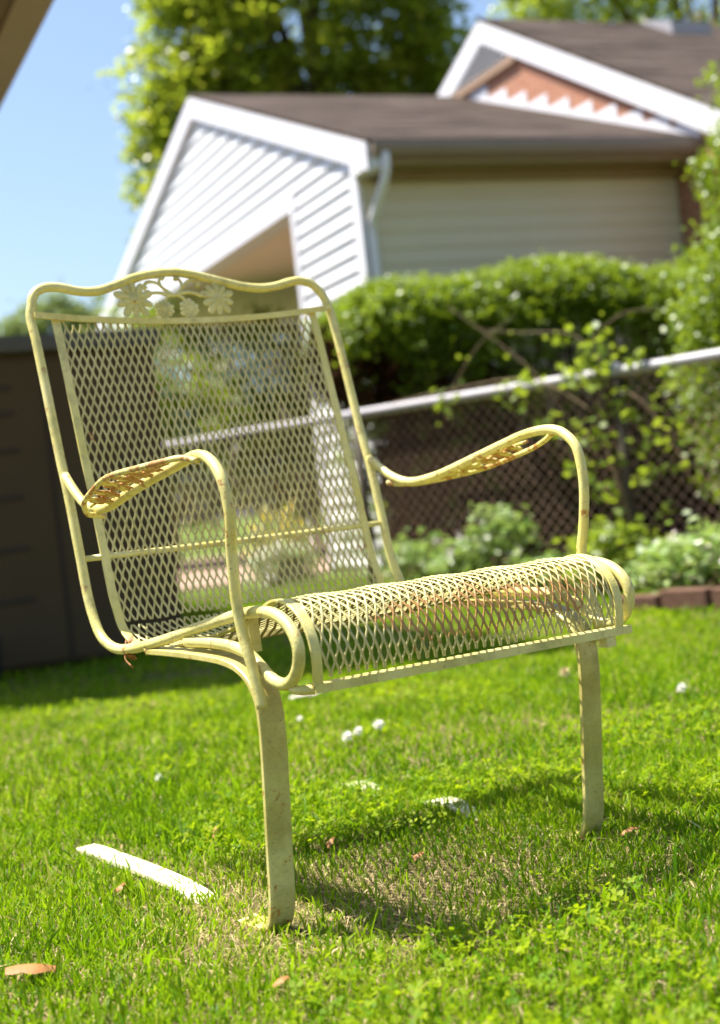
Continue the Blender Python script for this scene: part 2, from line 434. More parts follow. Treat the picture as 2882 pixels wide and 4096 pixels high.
def expanded(name, s0, s1, x0, x1, mat, parent, w=.0142, h=.0356, sw=.0034, th=.0016, dent=True):
    N = int((x1 - x0) / (w / 2)); vs = []; fs = []
    rows = int((s1 - s0) / (h / 2)) + 1
    V = []; F = []; base = 0
    bond = .0034
    for k in range(-8, N + 30):
        xs = []; ss = []
        xc = x0 + (k + .5) * w / 2
        for j in range(rows + 1):
            sg = 1 if (j + k) % 2 == 0 else -1
            xx = xc + sg * (w / 4 - sw * .32)
            sc = s0 + j * h / 2
            for q in (-bond, bond):
                xs.append(xx); ss.append(sc + q)
        ss = np.array(ss); xs = np.array(xs) - .045 * ss
        keep = (ss >= s0 - .001) & (ss <= s1 + .001) & (xs > x0) & (xs < x1)
        yy_, zz_, _t = sheet(ss)
        keep &= (zz_ < .946 + .0185 * (xs / .306) ** 2)
        xs = xs[keep]; ss = ss[keep]
        if len(ss) < 2: continue
        y, z, t = sheet(ss)
        if dent:   # the sagging pan
            on_pan = np.clip((ss - .60) / .12, 0, 1) * np.clip((1.06 - ss) / .10, 0, 1)
            z = z - .010 * on_pan * (1 - (xs / .265) ** 2)
            z = z + .0012 * np.sin(xs * 60 + ss * 40)
        nrm = np.stack([np.zeros_like(ss), -t[:, 2], t[:, 1]], -1)
        c = np.stack([xs, y, z], -1)
        # along-strand lean: rows alternate, giving the raised look of expanded metal
        d = np.gradient(c, axis=0); d /= np.linalg.norm(d, axis=1)[:, None]
        e = np.cross(nrm, d); e /= np.linalg.norm(e, axis=1)[:, None]
        lean = np.where(d[:, 0] > .02, .15, np.where(d[:, 0] < -.02, -.60, -.2))[:, None]
        e2 = e * np.cos(lean) + nrm * np.sin(lean); n2 = nrm * np.cos(lean) - e * np.sin(lean)
        q4 = [c - e2 * sw / 2 - n2 * th / 2, c + e2 * sw / 2 - n2 * th / 2, c + e2 * sw / 2 + n2 * th / 2, c - e2 * sw / 2 + n2 * th / 2]
        m = len(ss)
        V.append(np.stack(q4, 1).reshape(-1, 3))
        i = np.arange(m - 1)[:, None] * 4 + base
        for a, b in ((0, 1), (1, 2), (2, 3), (3, 0)):
            F.append(np.concatenate([i + a, i + b, i + 4 + b, i + 4 + a], 1))
        base += m * 4
    V = np.concatenate(V); F = np.concatenate(F)
    return np_mesh(name, V, F.ravel(), np.full(len(F), 4), mat, parent)
s_split = float(SL[12 * 8])           # where the back bends into the seat
expanded('backrest_mesh', 0, s_split, -.262, .262, M['paint_mesh'], chair)
expanded('seat_mesh', s_split, float(SL[-1]), -.258, .258, M['paint_mesh'], chair)
# flat edge strips: backrest and seat in one bent band on each side
for sg in (-1, 1):
    pr = [(y - .0015 if z > .5 else y, z) for y, z in sheet_prof]
    b = MB(); b.strip(pr, sg * .266 - .0075, sg * .266 + .0075, .004, 6, .0008)
    b.build('edge_strip', M['paint'], chair)
# top flat bar with mitred ends, a little dished
tb = MB()
xs = np.linspace(-.306, .306, 25)
pts = [(x, backY(.95) - .004, .948 + .0185 * (x / .306) ** 2) for x in xs]
vs = []; fs = []
for (x, y, z) in pts:
    for dy, dz in ((-.004, -.0055), (-.004, .0055), (.004, .0055), (.004, -.0055)):
        vs.append((x, y + dy, z + dz))
for i in range(24):
    for k in range(4):
        k2 = (k + 1) % 4; fs.append((i * 4 + k, (i + 1) * 4 + k, (i + 1) * 4 + k2, i * 4 + k2))
fs += [(0, 1, 2, 3), (99, 98, 97, 96)]
tb.add(vs, fs); tb.build('top_bar', M['paint'], chair)
# round rod across the back
MB().tube([(-.306, .538, .531), (0, .545, .529), (.306, .538, .530)], .0052, 10, steps=4).build('cross_rod', M['paint'], chair)
# front angle bar under the roll
fb = MB()
fb.prism([(-.292, -.139, .329), (-.300, -.125, .332), (-.300, -.112, .340), (-.292, -.150, .3445)], (.01, 0, 0))
fb = MB()
fb.prism([(-.272, -.151, .333), (-.272, -.145, .333), (-.272, -.145, .340), (-.272, -.126, .340), (-.272, -.126, .345), (-.272, -.151, .345)], (.560, 0, 0))
fb.tube([(-.290, -.118, .341), (-.283, -.132, .3385), (-.268, -.142, .338)], [.006, .0068, .007], 10, steps=4)
fb.build('front_bar', M['paint'], chair)

# arms
armL = [(.566, .676), (.530, .648), (.484, .622), (.432, .6125), (.39, .613), (.34, .621), (.294, .630), (.210, .644), (.125, .656), (.075, .6635), (.040, .667), (.010, .662), (-.012, .650), (-.030, .630), (-.040, .60), (-.041, .566), (-.033, .53), (-.031, .495), (-.029, .46), (-.035, .413), (-.046, .378), (-.054, .345), (-.060, .314)]
armR = [(.563, .657), (.524, .634), (.493, .618), (.455, .606), (.420, .602), (.370, .605), (.320, .612), (.227, .630), (.140, .647), (.085, .657), (.035, .660), (.006, .657), (-.014, .649), (-.038, .628), (-.047, .598), (-.049, .564), (-.043, .521), (-.036, .49), (-.028, .458), (-.032, .413), (-.042, .378), (-.052, .345), (-.058, .314)]
def armx(i, n):
    t = i / (n - 1)
    return float(np.interp(t, [0, .2, .45, .6, .8, 1], [.310, .311, .313, .314, .312, .306]))
def flower(mb, c, ux, uy, uz, r, n, th=.003, depth=.35, hub=.3):
    """petalled casting: outline with n lobes, domed petals and a round centre; ux,uy in-plane, uz normal"""
    c = Vector(c); ux, uy, uz = Vector(ux), Vector(uy), Vector(uz)
    K = 10; ring = []; ring2 = []; m = n * K
    for i in range(m):
        a = 2 * math.pi * i / m; ph = (i % K) / K
        lobe = 1 - depth * abs(2 * ph - 1) ** 2.2
        wob = 1 + .07 * math.sin(3.1 * (i // K) + 1)
        rr = r * lobe * wob
        ring.append(c + ux * math.cos(a) * rr + uy * math.sin(a) * rr)
        ring2.append(c + (ux * math.cos(a) + uy * math.sin(a)) * r * .55 * (1 - depth * .6 * abs(2 * ph - 1) ** 2) + uz * (th * (.9 if abs(2 * ph - 1) < .8 else .2)))
    hubr = [c + (ux * math.cos(2 * math.pi * i / m) + uy * math.sin(2 * math.pi * i / m)) * r * hub + uz * th * .55 for i in range(m)]
    hubt = [c + (ux * math.cos(2 * math.pi * i / m) + uy * math.sin(2 * math.pi * i / m)) * r * hub * .7 + uz * th * 1.25 for i in range(m)]
    vs = [p - uz * th * .5 for p in ring] + ring + ring2 + hubr + hubt + [c + uz * th * 1.25, c - uz * th * .5]
    fs = []
    for l in range(4):
        for i in range(m):
            j = (i + 1) % m
            fs.append((l * m + i, l * m + j, (l + 1) * m + j, (l + 1) * m + i))
    for i in range(m):
        j = (i + 1) % m
        fs.append((4 * m + i, 4 * m + j, 5 * m)); fs.append((j, i, 5 * m + 1))
    mb.add(vs, fs, False)

for sg, ap, outer in ((-1, armL, [(.300, .438, .600), (.318, .428, .602), (.338, .412, .606), (.352, .385, .622), (.360, .345, .632), (.362, .31, .642), (.364, .27, .652), (.364, .21, .658), (.358, .14, .661), (.346, .085, .664), (.332, .05, .6655), (.322, .02, .658)]),
                      (1, armR, [(.305, .50, .606), (.318, .470, .600), (.333, .440, .598), (.348, .40, .600), (.360, .350, .604), (.366, .29, .609), (.367, .23, .617), (.362, .17, .626), (.352, .11, .635), (.338, .06, .645), (.322, .02, .655)])):
    n = len(ap)
    A = MB().tube([(sg * armx(i, n), y, z) for i, (y, z) in enumerate(ap)], .0080, 14, steps=5)
    # weld beads where the arm meets the back and the leg
    arm = A.build('armrest', M['paint_worn'], chair)
    MB().tube([(sg * x, y, z) for x, y, z in outer], [.0052] + [.0046] * 6 + [.005], 10, steps=5).build('arm_rod', M['paint_rusty'], arm)
    # cast leaf and flowers filling the arm
    orn = MB()
    am = np.array(ap)
    for (yy, rr, nl) in ((.355, .024, 8), (.318, .022, 9), (.275, .027, 9), (.228, .023, 8), (.185, .022, 9), (.145, .016, 8)):
        zi = float(np.interp(yy, am[:11, 0][::-1], am[:11, 1][::-1]))
        ou = np.array(outer); zo = float(np.interp(yy, ou[:, 1][::-1], ou[:, 2][::-1])); xo = float(np.interp(yy, ou[:, 1][::-1], ou[:, 0][::-1]))
        c = Vector((sg * (xo + .314) / 2, yy, (zi + zo) / 2))
        ux = Vector((sg * (xo - .312), 0, zo - zi)).normalized(); uy = Vector((0, 1, -.12)).normalized(); uy = (uy - ux * uy.dot(ux)).normalized()
        flower(orn, c, ux, uy, ux.cross(uy) * (1 if ux.cross(uy).z > 0 else -1), rr, nl, .003)
    orn.tube([(sg * .335, .40, am[4, 1] + .004), (sg * .337, .30, .5 * (am[6, 1] + outer[5][2])), (sg * .336, .18, .5 * (am[8, 1] + outer[7][2])), (sg * .330, .10, .5 * (am[9, 1] + outer[8][2]))], .0028, 8, steps=4)
    orn.build('arm_casting', M['paint_rusty'], arm)

# legs: one flat spring bar from the ground rail up the leg and back under the seat
legp = [(.735, .000), (.68, .003), (.60, .004), (.40, .005), (.28, .000), (.20, -.012), (.035, -.006), (.012, -.002), (-.004, .010), (-.015, .036), (-.026, .12), (-.036, .20), (-.043, .27), (-.043, .305), (-.036, .330), (-.018, .350), (.010, .364), (.05, .372), (.11, .376), (.18, .378), (.25, .379), (.315, .379)]
for sg in (-1, 1):
    cx = .2865
    if sg > 0:
        legp = [(.735, .002), (.68, .006), (.60, -.009), (.47, -.006), (.42, .006), (.37, .007), (.31, -.008), (.22, -.012), (.12, -.012), (.075, -.010)] + legp[6:]
    b = MB(); b.strip(legp, sg * cx - .0195, sg * cx + .0195, .0100, 6, .0022)
    # weld blob at the rear of the spring
    b.tube([(sg * .296, .315, .375), (sg * .298, .317, .386)], .010, 8, steps=1)
    leg = b.build('leg', M['paint_leg'], chair)
    # stop stub hanging inside the rail
    st = MB(); st.prism([(sg * .276 - .008, -.003, .433), (sg * .276 + .008, -.003, .433), (sg * .276 + .008, .012, .433), (sg * .276 - .008, .012, .433)], (0, -.003, -.048))
    st.prism([(sg * .284, -.004, .43), (sg * .292, -.004, .43), (sg * .292, .012, .43), (sg * .284, .012, .43)], (0, 0, -.006))
    st.build('stop_block', M['paint'], chair)
bk = MB(); bk.box(.236, -.150, .318, .254, -.130, .3325); bk.build('bracket', M['paint'], chair)

# crest casting
def onb(x, z, off=0): return (x, backY(z) - .002 + off, z)
orn = MB()
def stem(pts, r): orn.tube([onb(x, z) for x, z in pts], r, 8, steps=5)
stem([(-.090, .995), (-.074, 1.003), (-.055, 1.004), (-.030, .999), (-.003, 1.0035), (.014, 1.003), (.032, .996)], [.0032, .003, .0034, .0042, .0034, .003, .0034])
stem([(-.030, 1.000), (-.044, 1.011), (-.053, 1.020), (-.065, 1.0255), (-.077, 1.024), (-.083, 1.016), (-.079, 1.0115)], [.0036, .0032, .0028, .0028, .0030, .0036, .0046])
stem([(-.027, 1.000), (-.047, 1.015), (-.0505, 1.026), (-.045, 1.033), (-.040, 1.030)], [.0034, .0030, .0028, .0036, .0048])
stem([(-.021, 1.000), (-.007, 1.015), (-.0075, 1.026), (-.015, 1.0325), (-.018, 1.0285)], [.0034, .0030, .0028, .0036, .0048])
stem([(-.006, 1.014), (.007, 1.0255), (.019, 1.0285), (.029, 1.021), (.026, 1.0145)], [.0030, .0028, .0028, .0034, .0046])
stem([(-.034, 1.000), (-.045, .991), (-.048, .982)], .0030)
stem([(-.018, .999), (-.007, .992), (-.002, .984)], .0030)
oo = orn.build('crest_casting', M['paint'], chair)
upb = Vector((0, .17, 1)).normalized(); nb = Vector((0, -1, .17)).normalized()
for (x, z, rr, nn, dp, hb) in ((-.108, .9925, .0385, 10, .42, .26), (-.0505, .9725, .0195, 11, .16, .22), (.0005, .9725, .0195, 11, .16, .22), (.0640, .9915, .0345, 10, .36, .26)):
    fm = MB(); flower(fm, onb(x, z, -.001), (1, 0, 0), upb, nb, rr, nn, .0034, dp, hb); fm.build('flower', M['paint'], oo)

# dead leaves and a twig caught on the seat rail
db = empty('caught_debris', (0, 0, 0), 0, 'curled dead leaves and twig caught on the left seat rail of the yellow chair', 'dead leaves')
MW = Matrix.Translation((0.0668, 2.132, 0)) @ Matrix.Rotation(TH, 4, 'Z')
def inw(p): return tuple(MW @ Vector(p))
def curl_leaf(mb, c, L, W, az, tilt=.3, curl=.6):
    vs = []; fs = []; n = 7
    c = Vector(c); d = Vector((math.cos(az), math.sin(az), tilt)).normalized(); s = Vector((-math.sin(az), math.cos(az), 0)); u = d.cross(s)
    for i in range(n):
        t = i / (n - 1); w = W * math.sin(math.pi * min(.97, t * .92 + .05)) ** .7 * (1 + .38 * math.sin(13 * t + az * 3))
        a = c + d * L * (t - .5) - u * curl * L * (t - .5) ** 2
        vs += [a + s * w * .5 - u * W * .28, a, a - s * w * .5 - u * W * .22]
    for i in range(n - 1):
        fs += [(i * 3, i * 3 + 1, i * 3 + 4, i * 3 + 3), (i * 3 + 1, i * 3 + 2, i * 3 + 5, i * 3 + 4)]
    mb.add(vs, fs, True)
d1 = MB(); curl_leaf(d1, inw((-.300, .40, .376)), .028, .014, 2.4, .5); curl_leaf(d1, inw((-.300, .385, .372)), .024, .016, 1.2, -.5, .3); curl_leaf(d1, inw((-.300, .385, .398)), .018, .010, 1.3, .9, .3)
d1.tube([inw((-.300, .402, .395)), inw((-.31, .39, .366)), inw((-.305, .375, .352))], [.0012, .0014, .0022], 6, steps=3)
d1.build('leaf_cluster', M['dry'], db)

# ================================================================== GROUND
g = MB()
N = 60
xsn = np.concatenate([np.linspace(-90, -8, 8), np.linspace(-7, 7, 57), np.linspace(8, 90, 8)])
ysn = np.concatenate([np.linspace(-60, 0, 5), np.linspace(.3, 12, 48), np.linspace(13, 140, 10)])
def gz(x, y):
    return 0.006 * math.sin(x * 3.1 + 1) * math.sin(y * 2.3) * (1 if abs(x) < 7 and y < 9 else 0) - .004
vs = [(x, y, gz(x, y)) for y in ysn for x in xsn]; nx = len(xsn)
fs = [(j * nx + i, j * nx + i + 1, (j + 1) * nx + i + 1, (j + 1) * nx + i) for j in range(len(ysn) - 1) for i in range(nx - 1)]
g.add(vs, fs, True)
tag(g.build('ground', M['soil']), 'lawn soil with thatch under the grass', 'ground', kind='structure')

# grass
def vnoise(x, y, s, seed):
    r = np.random.default_rng(seed); T = r.uniform(0, 1, (64, 64))
    x = x * s + 100; y = y * s + 100
    xi = np.floor(x).astype(int); yi = np.floor(y).astype(int); fx = x - xi; fy = y - yi
    fx = fx * fx * (3 - 2 * fx); fy = fy * fy * (3 - 2 * fy)
    g_ = lambda a, b: T[a % 64, b % 64]
    return (g_(xi, yi) * (1 - fx) + g_(xi + 1, yi) * fx) * (1 - fy) + (g_(xi, yi + 1) * (1 - fx) + g_(xi + 1, yi + 1) * fx) * fy

ct, st_ = math.cos(TH), math.sin(TH)
def chair_xy(x, y):
    dx, dy = x - .0668, y - 2.132
    return dx * ct + dy * st_, -dx * st_ + dy * ct
FX0, FY0, FDX, FDY = -1.27, 9.45, .726, -.688      # fence line
def fence_side(x, y):   # >0 on the chair's side
    return -((x - FX0) * FDY * -1 + (y - FY0) * FDX)
def sample_region(n, y0, y1, m=.55, seed=0):
    r = np.random.default_rng(seed)
    y = r.uniform(y0, y1, n * 2); hw = .31 * y + m
    x = r.uniform(-1, 1, n * 2) * (.31 * y1 + m)
    k = np.abs(x) < hw
    return x[k][:n], y[k][:n]

def grass_blades(seed, n, y0, y1, width, hmin, hmax, seg3=True, straw=.17):
    r = np.random.default_rng(seed)
    x, y = sample_region(n, y0, y1, .5, seed)
    n = len(x)
    cx_, cy_ = chair_xy(x, y)
    dens = .55 + .45 * vnoise(x, y, 5, 3) + .35 * (vnoise(x, y, 17, 4) - .5)
    # worn, strawy patch between and around the feet, and along the ground rails
    worn = np.exp(-(((cx_ + .05) / .30) ** 2 + ((cy_ + .0) / .26) ** 2)) + 1.0 * np.exp(-(((cx_ + .33) / .12) ** 2 + ((cy_ + .0) / .16) ** 2)) 
    worn = np.clip(worn, 0, 1)
    dens *= 1 - .38 * worn
    rail = ((np.abs(np.abs(cx_) - .2865) < .022) & (cy_ > .03) & (cy_ < .74))
    dens = np.where(rail, np.where(cx_ < 0, np.where(cy_ < .25, .9, np.where(vnoise(x, y, 19, 55) > .50, .9, .36)), np.where((cy_ > .27) & (cy_ < .50) & (vnoise(x, y, 22, 77) > .45), .2, .9)), dens)
    keep = (r.uniform(0, 1, n) < dens)
    # mulch bed and what lies beyond the fence carry no lawn grass
    fs_ = (x - FX0) * .688 + (y - FY0) * .726
    sl_ = (x - FX0) * FDX + (y - FY0) * FDY
    keep &= ~((fs_ > np.where(sl_ > 4.0, -.95, -.32)) & (x > .15)) & (fs_ < 1.5)
    x, y, worn, cx_, cy_ = x[keep], y[keep], worn[keep], cx_[keep], cy_[keep]; n = len(x)
    near_rail = ((np.abs(np.abs(cx_) - .2865) < .05) & (cy_ > -.02) & (cy_ < .76))
    hN = vnoise(x, y, 3, 8)
    h = r.uniform(hmin, hmax, n) * (.65 + .6 * hN) * (1 - .35 * worn) * np.where(near_rail & (cx_ < 0), .6, 1)
    tall = r.uniform(0, 1, n) < .03
    h = np.where(tall, h * 1.5, h)
    isd = r.uniform(0, 1, n) < (straw + .34 * worn + .14 * (vnoise(x, y, 7, 21) - .5) + .24 * np.clip(vnoise(x, y, 2.3, 66) - .45, 0, 1) * (y < 2.6))
    lean = r.uniform(.1, .75, n) + isd * r.uniform(.3, 1.6, n)
    az = r.uniform(0, 2 * np.pi, n)
    w = width * r.uniform(.6, 1.2, n) * np.where(isd, .65, 1)
    d = np.stack([np.cos(az), np.sin(az)], 1); wz = az + r.uniform(-1.57, 1.57, n); wd = np.stack([np.cos(wz), np.sin(wz)], 1)
    tone = np.clip(.18 + .34 * vnoise(x, y, 4, 12) + .16 * vnoise(x, y, 19, 13) + r.normal(0, .17, n), 0, .82)
    tone = np.where(isd, r.uniform(.85, 1, n), tone)
    z0 = -.006
    b = np.stack([x, y, np.full(n, z0)], 1)
    def lvl(t):
        a = lean * t * 1.1
        fwd = h * t * np.sin(a); up = h * t * np.cos(a)
        p = b.copy(); p[:, :2] += d * fwd[:, None]; p[:, 2] += np.maximum(up, .001)
        return p
    W3 = np.concatenate([wd, np.zeros((n, 1))], 1)
    p1 = lvl(.5); p2 = lvl(1.0)
    V = np.stack([b - W3 * w[:, None] * .35, b + W3 * w[:, None] * .35, p1 + W3 * w[:, None] * .5, p1 - W3 * w[:, None] * .5,
                  (p1 * .4 + p2 * .6) + np.array([0, 0, .0]) + W3 * w[:, None] * .33, (p1 * .4 + p2 * .6) - W3 * w[:, None] * .33, p2], 1)
    i = np.arange(n)[:, None] * 7
    quad1 = np.concatenate([i, i + 1, i + 2, i + 3], 1); quad2 = np.concatenate([i + 3, i + 2, i + 4, i + 5], 1); tri = np.concatenate([i + 5, i + 4, i + 6], 1)
    loops = np.concatenate([quad1, quad2, tri], 1).ravel(); sizes = np.tile([4, 4, 3], n)
    return V.reshape(-1, 3), loops, sizes, np.repeat(tone, 7)

def clover_leafs(seed, n, y0, y1):
    r = np.random.default_rng(seed); x, y = sample_region(n, y0, y1, .5, seed)
    k = (vnoise(x, y, 4, 31) > .60); fs_ = (x - FX0) * .688 + (y - FY0) * .726
    cx_, cy_ = chair_xy(x, y); k &= ~((fs_ > -.95) & (x > .9)) & (fs_ < -.3) & ~((np.abs(np.abs(cx_) - .2865) < .024) & (cy_ > .03) & (cy_ < .74))
    x, y = x[k], y[k]; n = len(x)
    h = r.uniform(.012, .030, n); rad = r.uniform(.0030, .0060, n)
    V = []; tilt = r.normal(0, .45, (n, 2)); a0 = r.uniform(0, 6.28, n)
    tone = r.uniform(0, 1, n)
    for q in range(3):
        a = a0 + q * 2.094
        d = np.stack([np.cos(a), np.sin(a), tilt[:, 0] * np.cos(a) + tilt[:, 1] * np.sin(a) + .15], 1)
        s = np.stack([-np.sin(a), np.cos(a), -tilt[:, 0] * np.sin(a) + tilt[:, 1] * np.cos(a)], 1)
        c = np.stack([x, y, h], 1); R_ = rad[:, None]
        V.append(np.stack([c, c + d * R_ * .9 - s * R_ * .62, c + d * R_ * 1.7 - s * R_ * .45, c + d * R_ * 1.55, c + d * R_ * 1.7 + s * R_ * .45, c + d * R_ * .9 + s * R_ * .62], 1))
    V = np.concatenate(V, 0); m = len(V); i = np.arange(m)[:, None] * 6
    loops = np.concatenate([i, i + 1, i + 2, i + 3, i, i + 3, i + 4, i + 5], 1).ravel()
    return V.reshape(-1, 3), loops, np.full(m * 2, 4), np.repeat(np.tile(tone, 3), 6)

def merge(parts):
    V, L, S, A = [], [], [], []; b = 0
    for v, l, s, a in parts:
        V.append(v); L.append(l + b); S.append(s); A.append(a); b += len(v)
    return np.concatenate(V), np.concatenate(L), np.concatenate(S), np.concatenate(A)
P = [grass_blades(1, 175000, 1.05, 2.9, .0030, .016, .040), grass_blades(2, 120000, 2.9, 5.2, .0042, .018, .044), grass_blades(3, 75000, 5.2, 10.5, .007, .022, .055, straw=.05)]
P += [grass_blades(9, 3500, 1.05, 3.2, .0058, .030, .062, straw=.04)]
V, L, S, A = merge(P)
tag(np_mesh('grass', V, L, S, M['grass'], None, {'v': A}), 'short green lawn grass mixed with dry straw blades', 'grass', kind='stuff')
P = [clover_leafs(5, 15000, 1.1, 3.4), clover_leafs(6, 12000, 3.4, 6)]
V, L, S, A = merge(P)
tag(np_mesh('clover_ground_cover', V, L, S, M['clover'], None, {'v': A}), 'small round clover leaves growing through the lawn', 'clover', kind='stuff')

# white clover heads, seed heads and dead leaves on the lawn
def ball_flower(name, x, y, h, r_, mat, label, cat, group=None, sy=1.0, hang=0):
    root = empty(name, (x, y, 0), 0, label, cat, group)
    MB().tube([(0, 0, -.005), (.002, .001, h * .5), (0, hang, h)], .0012, 6, steps=3).build('stem', M['stem'], root)
    rr = np.random.default_rng(int(abs(x * 1000))); mb = MB()
    for i in range(46):
        z = 1 - 1.7 * (i + .5) / 46; a = i * 2.39996; q = math.sqrt(max(0, 1 - z * z))
        d = Vector((q * math.cos(a), q * math.sin(a), z)); s = Vector((-math.sin(a), math.cos(a), 0)); c = Vector((0, hang, h))
        L_ = r_ * rr.uniform(.85, 1.15)
        mb.add([c + d * r_ * .25 - s * r_ * .10, c + d * r_ * .25 + s * r_ * .10, c + d * L_ + s * r_ * .14, c + d * L_ * 1.12, c + d * L_ - s * r_ * .14], [(0, 1, 2, 3, 4)])
    mb.build('flower_head', mat, root)
    return root
fl = [(-.088, 3.33, .030, .013, 'white clover head nearest the left of a close pair behind the chair seat'),
      (-.062, 3.37, .034, .011, 'white clover head tucked against the right of its pair behind the chair seat'),
      (-.012, 3.39, .040, .013, 'lone white clover head just right of the close pair behind the chair'),
      (.74, 3.50, .030, .012, 'white clover head out in the lawn right of the chair'),
      (-.50, 3.10, .024, .009, 'small white clover head in the lawn left of the chair'),
      (-.22, 3.75, .02, .009, 'small white clover head in the lawn behind the left leg of the chair')]
for x, y, h, r_, lb in fl: ball_flower('clover_flower', x, y, h, r_, M['clover_w'], lb, 'clover flower', 'white clover heads in the lawn')
ball_flower('seed_head', .472, 3.60, .085, .015, M['seed'], 'brown nodding seed head on a thin stalk left of the right leg', 'seed head', hang=.008)
def dry_leaf(x, y, L_, W_, az, tilt, label, curl=.6, z=.022, mat=None):
    mb = MB(); curl_leaf(mb, (0, 0, 0), L_, W_, az, tilt, curl); o = mb.build('fallen_leaf', mat or M['dry']); o.location = (x, y, z)
    tag(o, label, 'fallen leaf', 'dead leaves fallen on the lawn')
dry_leaf(-.492, 1.85, .064, .034, .15, -.12, 'long orange dead leaf lying in the grass in the near left corner', .25, .026)
dry_leaf(-.44, 2.225, .022, .013, .9, .5, 'small orange dead leaf beside the bare ground rail left of the leg', .6, .02)
dry_leaf(-.32, 2.53, .030, .010, 1.4, .9, 'upright narrow dead leaf in sunlit grass behind the ground rail', .3, .02)
dry_leaf(-.155, 1.67, .022, .013, .5, .3, 'small rust brown dead leaf at the bottom edge of the lawn', .5, .03)
dry_leaf(.36, 2.22, .03, .014, .2, .3, 'pale brown dead leaf in front of the right chair leg', .6, .022)
dry_leaf(.03, 2.21, .026, .013, .8, .3, 'crumpled brown dead leaf in the chair shadow between the legs', .7, .022)
dry_leaf(-.11, 2.35, .026, .012, 1.1, .5, 'dark brown dead leaf behind the left chair leg', .7, .025)
pl = MB(); curl_leaf(pl, (0, 0, 0), .07, .03, .1, .1, .2); curl_leaf(pl, (.04, .01, 0), .05, .025, .6, .2, .3)
o = pl.build('fallen_petals', M['petal']); o.location = (-.235, 4.2, .03); me = o.data; at = me.attributes.new('v', 'FLOAT', 'POINT'); at.data.foreach_set('value', [.2] * len(me.vertices))
tag(o, 'clump of pale pink petals in the lawn below the seat roll', 'petals')

# ================================================================== FENCE
fence = empty('chain_link_fence', (FX0, FY0, 0), math.atan2(FDY, FDX), 'galvanised chain link fence with round top rail crossing behind the chair', 'fence')
LEN0, LEN1 = -1.6, 6.2
MB().tube([(LEN0, 0, 1.07), (1, 0, 1.071), (2.6, 0, 1.068), (3.7, 0, 1.063), (LEN1, 0, 1.07)], .027, 12, steps=4).build('top_rail', M['galv'], fence)
for px in (-1.4, 1.80, 3.57, 5.9):
    p = MB(); p.tube([(px, .0, -.05), (px, .0, 1.075)], .025, 14, steps=1)
    pst = p.build('post', M['post_grey'], fence)
    c_ = MB(); c_.tube([(px, 0, 1.04), (px, 0, 1.075), (px, 0, 1.10), (px, 0, 1.112)], [.037, .038, .030, .012], 14, steps=2)
    c_.build('post_cap', M['galv'], pst)
wm = MB(); W = .072; nS = int((LEN1 - LEN0) / (W / 2)); rows = 29
V = []; F = []; base = 0
for k in range(nS):
    ii = np.arange(rows + 1); xs = LEN0 + k * W / 2 + np.where((ii + k) % 2 == 0, W / 4, -W / 4) * .98
    zs = .03 + ii * W / 2; ys = np.where((ii + k) % 2 == 0, .006, -.006) + .03
    c = np.stack([xs, ys, zs], 1); rr_ = .0027
    V.append(np.stack([c + [rr_, 0, 0], c + [-rr_ * .5, rr_ * .87, 0], c + [-rr_ * .5, -rr_ * .87, 0]], 1).reshape(-1, 3))
    i = np.arange(rows)[:, None] * 3 + base
    for a, b in ((0, 1), (1, 2), (2, 0)): F.append(np.concatenate([i + a, i + b, i + 3 + b, i + 3 + a], 1))
    base += (rows + 1) * 3
V = np.concatenate(V); F = np.concatenate(F)
np_mesh('chain_link_mesh', V, F.ravel(), np.full(len(F), 4), M['galv_dull'], fence)

def fence_pt(s, off=0, z=0):     # s along the fence, off towards the chair
    return (FX0 + FDX * s - .688 * off, FY0 + FDY * s - .726 * off, z)

# mulch bed, brick edging
bed = MB()
q = [fence_pt(1.9, .30, .012), fence_pt(3.9, .34, .012), fence_pt(4.15, .98, .012), fence_pt(LEN1 + .3, .98, .012), fence_pt(LEN1 + .3, -.35, .02), fence_pt(1.9, -.35, .02)]
bed.add(q, [(0, 1, 2, 3, 4, 5)])
tag(bed.build('mulch_bed', M['mulch']), 'brown mulch bed along the foot of the fence', 'mulch bed', kind='structure')
for i in range(10):
    s = 4.22 + i * .225
    b_ = MB(); jit = random.uniform(-.03, .03)
    b_.box(-.105, -.045, 0, .105, .045, .095 + random.uniform(-.028, .02))
    me_o = b_.build('edging_brick', M['old_brick']); me_o.location = fence_pt(s, 1.03 + jit, -.01); me_o.rotation_euler = (0, 0, math.atan2(FDY, FDX) + random.uniform(-.12, .12))
    mod = me_o.modifiers.new('b', 'BEVEL'); mod.width = .006; mod.segments = 2
    tag(me_o, 'red brown brick set on edge in the row bordering the mulch bed', 'brick', 'bricks edging the mulch bed')

# bedding plants in the mulch
def bed_plant(s, off, r_, h, n, label, white, seed, mat='bed', leaf=.05, grp='leafy plants in the mulch bed'):
    root = empty('bedding_plant', fence_pt(s, off, 0), 0, label, 'plant', grp)
    r = np.random.default_rng(seed)
    P, tone, cc = blob_points(r, [(0, 0, h * .5, r_, r_, h * .5)], n, 14, leaf * .9, .4)
    P[:, 2] = np.abs(P[:, 2])
    leaves_mesh('foliage', P, leaf, M[mat], root, .8, tone, seed, .65)
    sm = MB()
    for i in range(7):
        e = cc[i]; sm.tube([(0, 0, -.02), (e[0] * .5, e[1] * .5, e[2] * .6), tuple(e)], .003, 5, steps=2)
    sm.build('stem', M['stem'], root)
    if white:
        Q = cc[r.choice(len(cc), white)] + r.normal(0, .01, (white, 3)); Q[:, 2] += .03
        Q = (Q[:, None, :] + r.normal(0, .013, (white, 10, 3))).reshape(-1, 3)
        leaves_mesh('blossom', Q, .028, M['petal'], root, .8, None, seed + 1, .9)
    return root
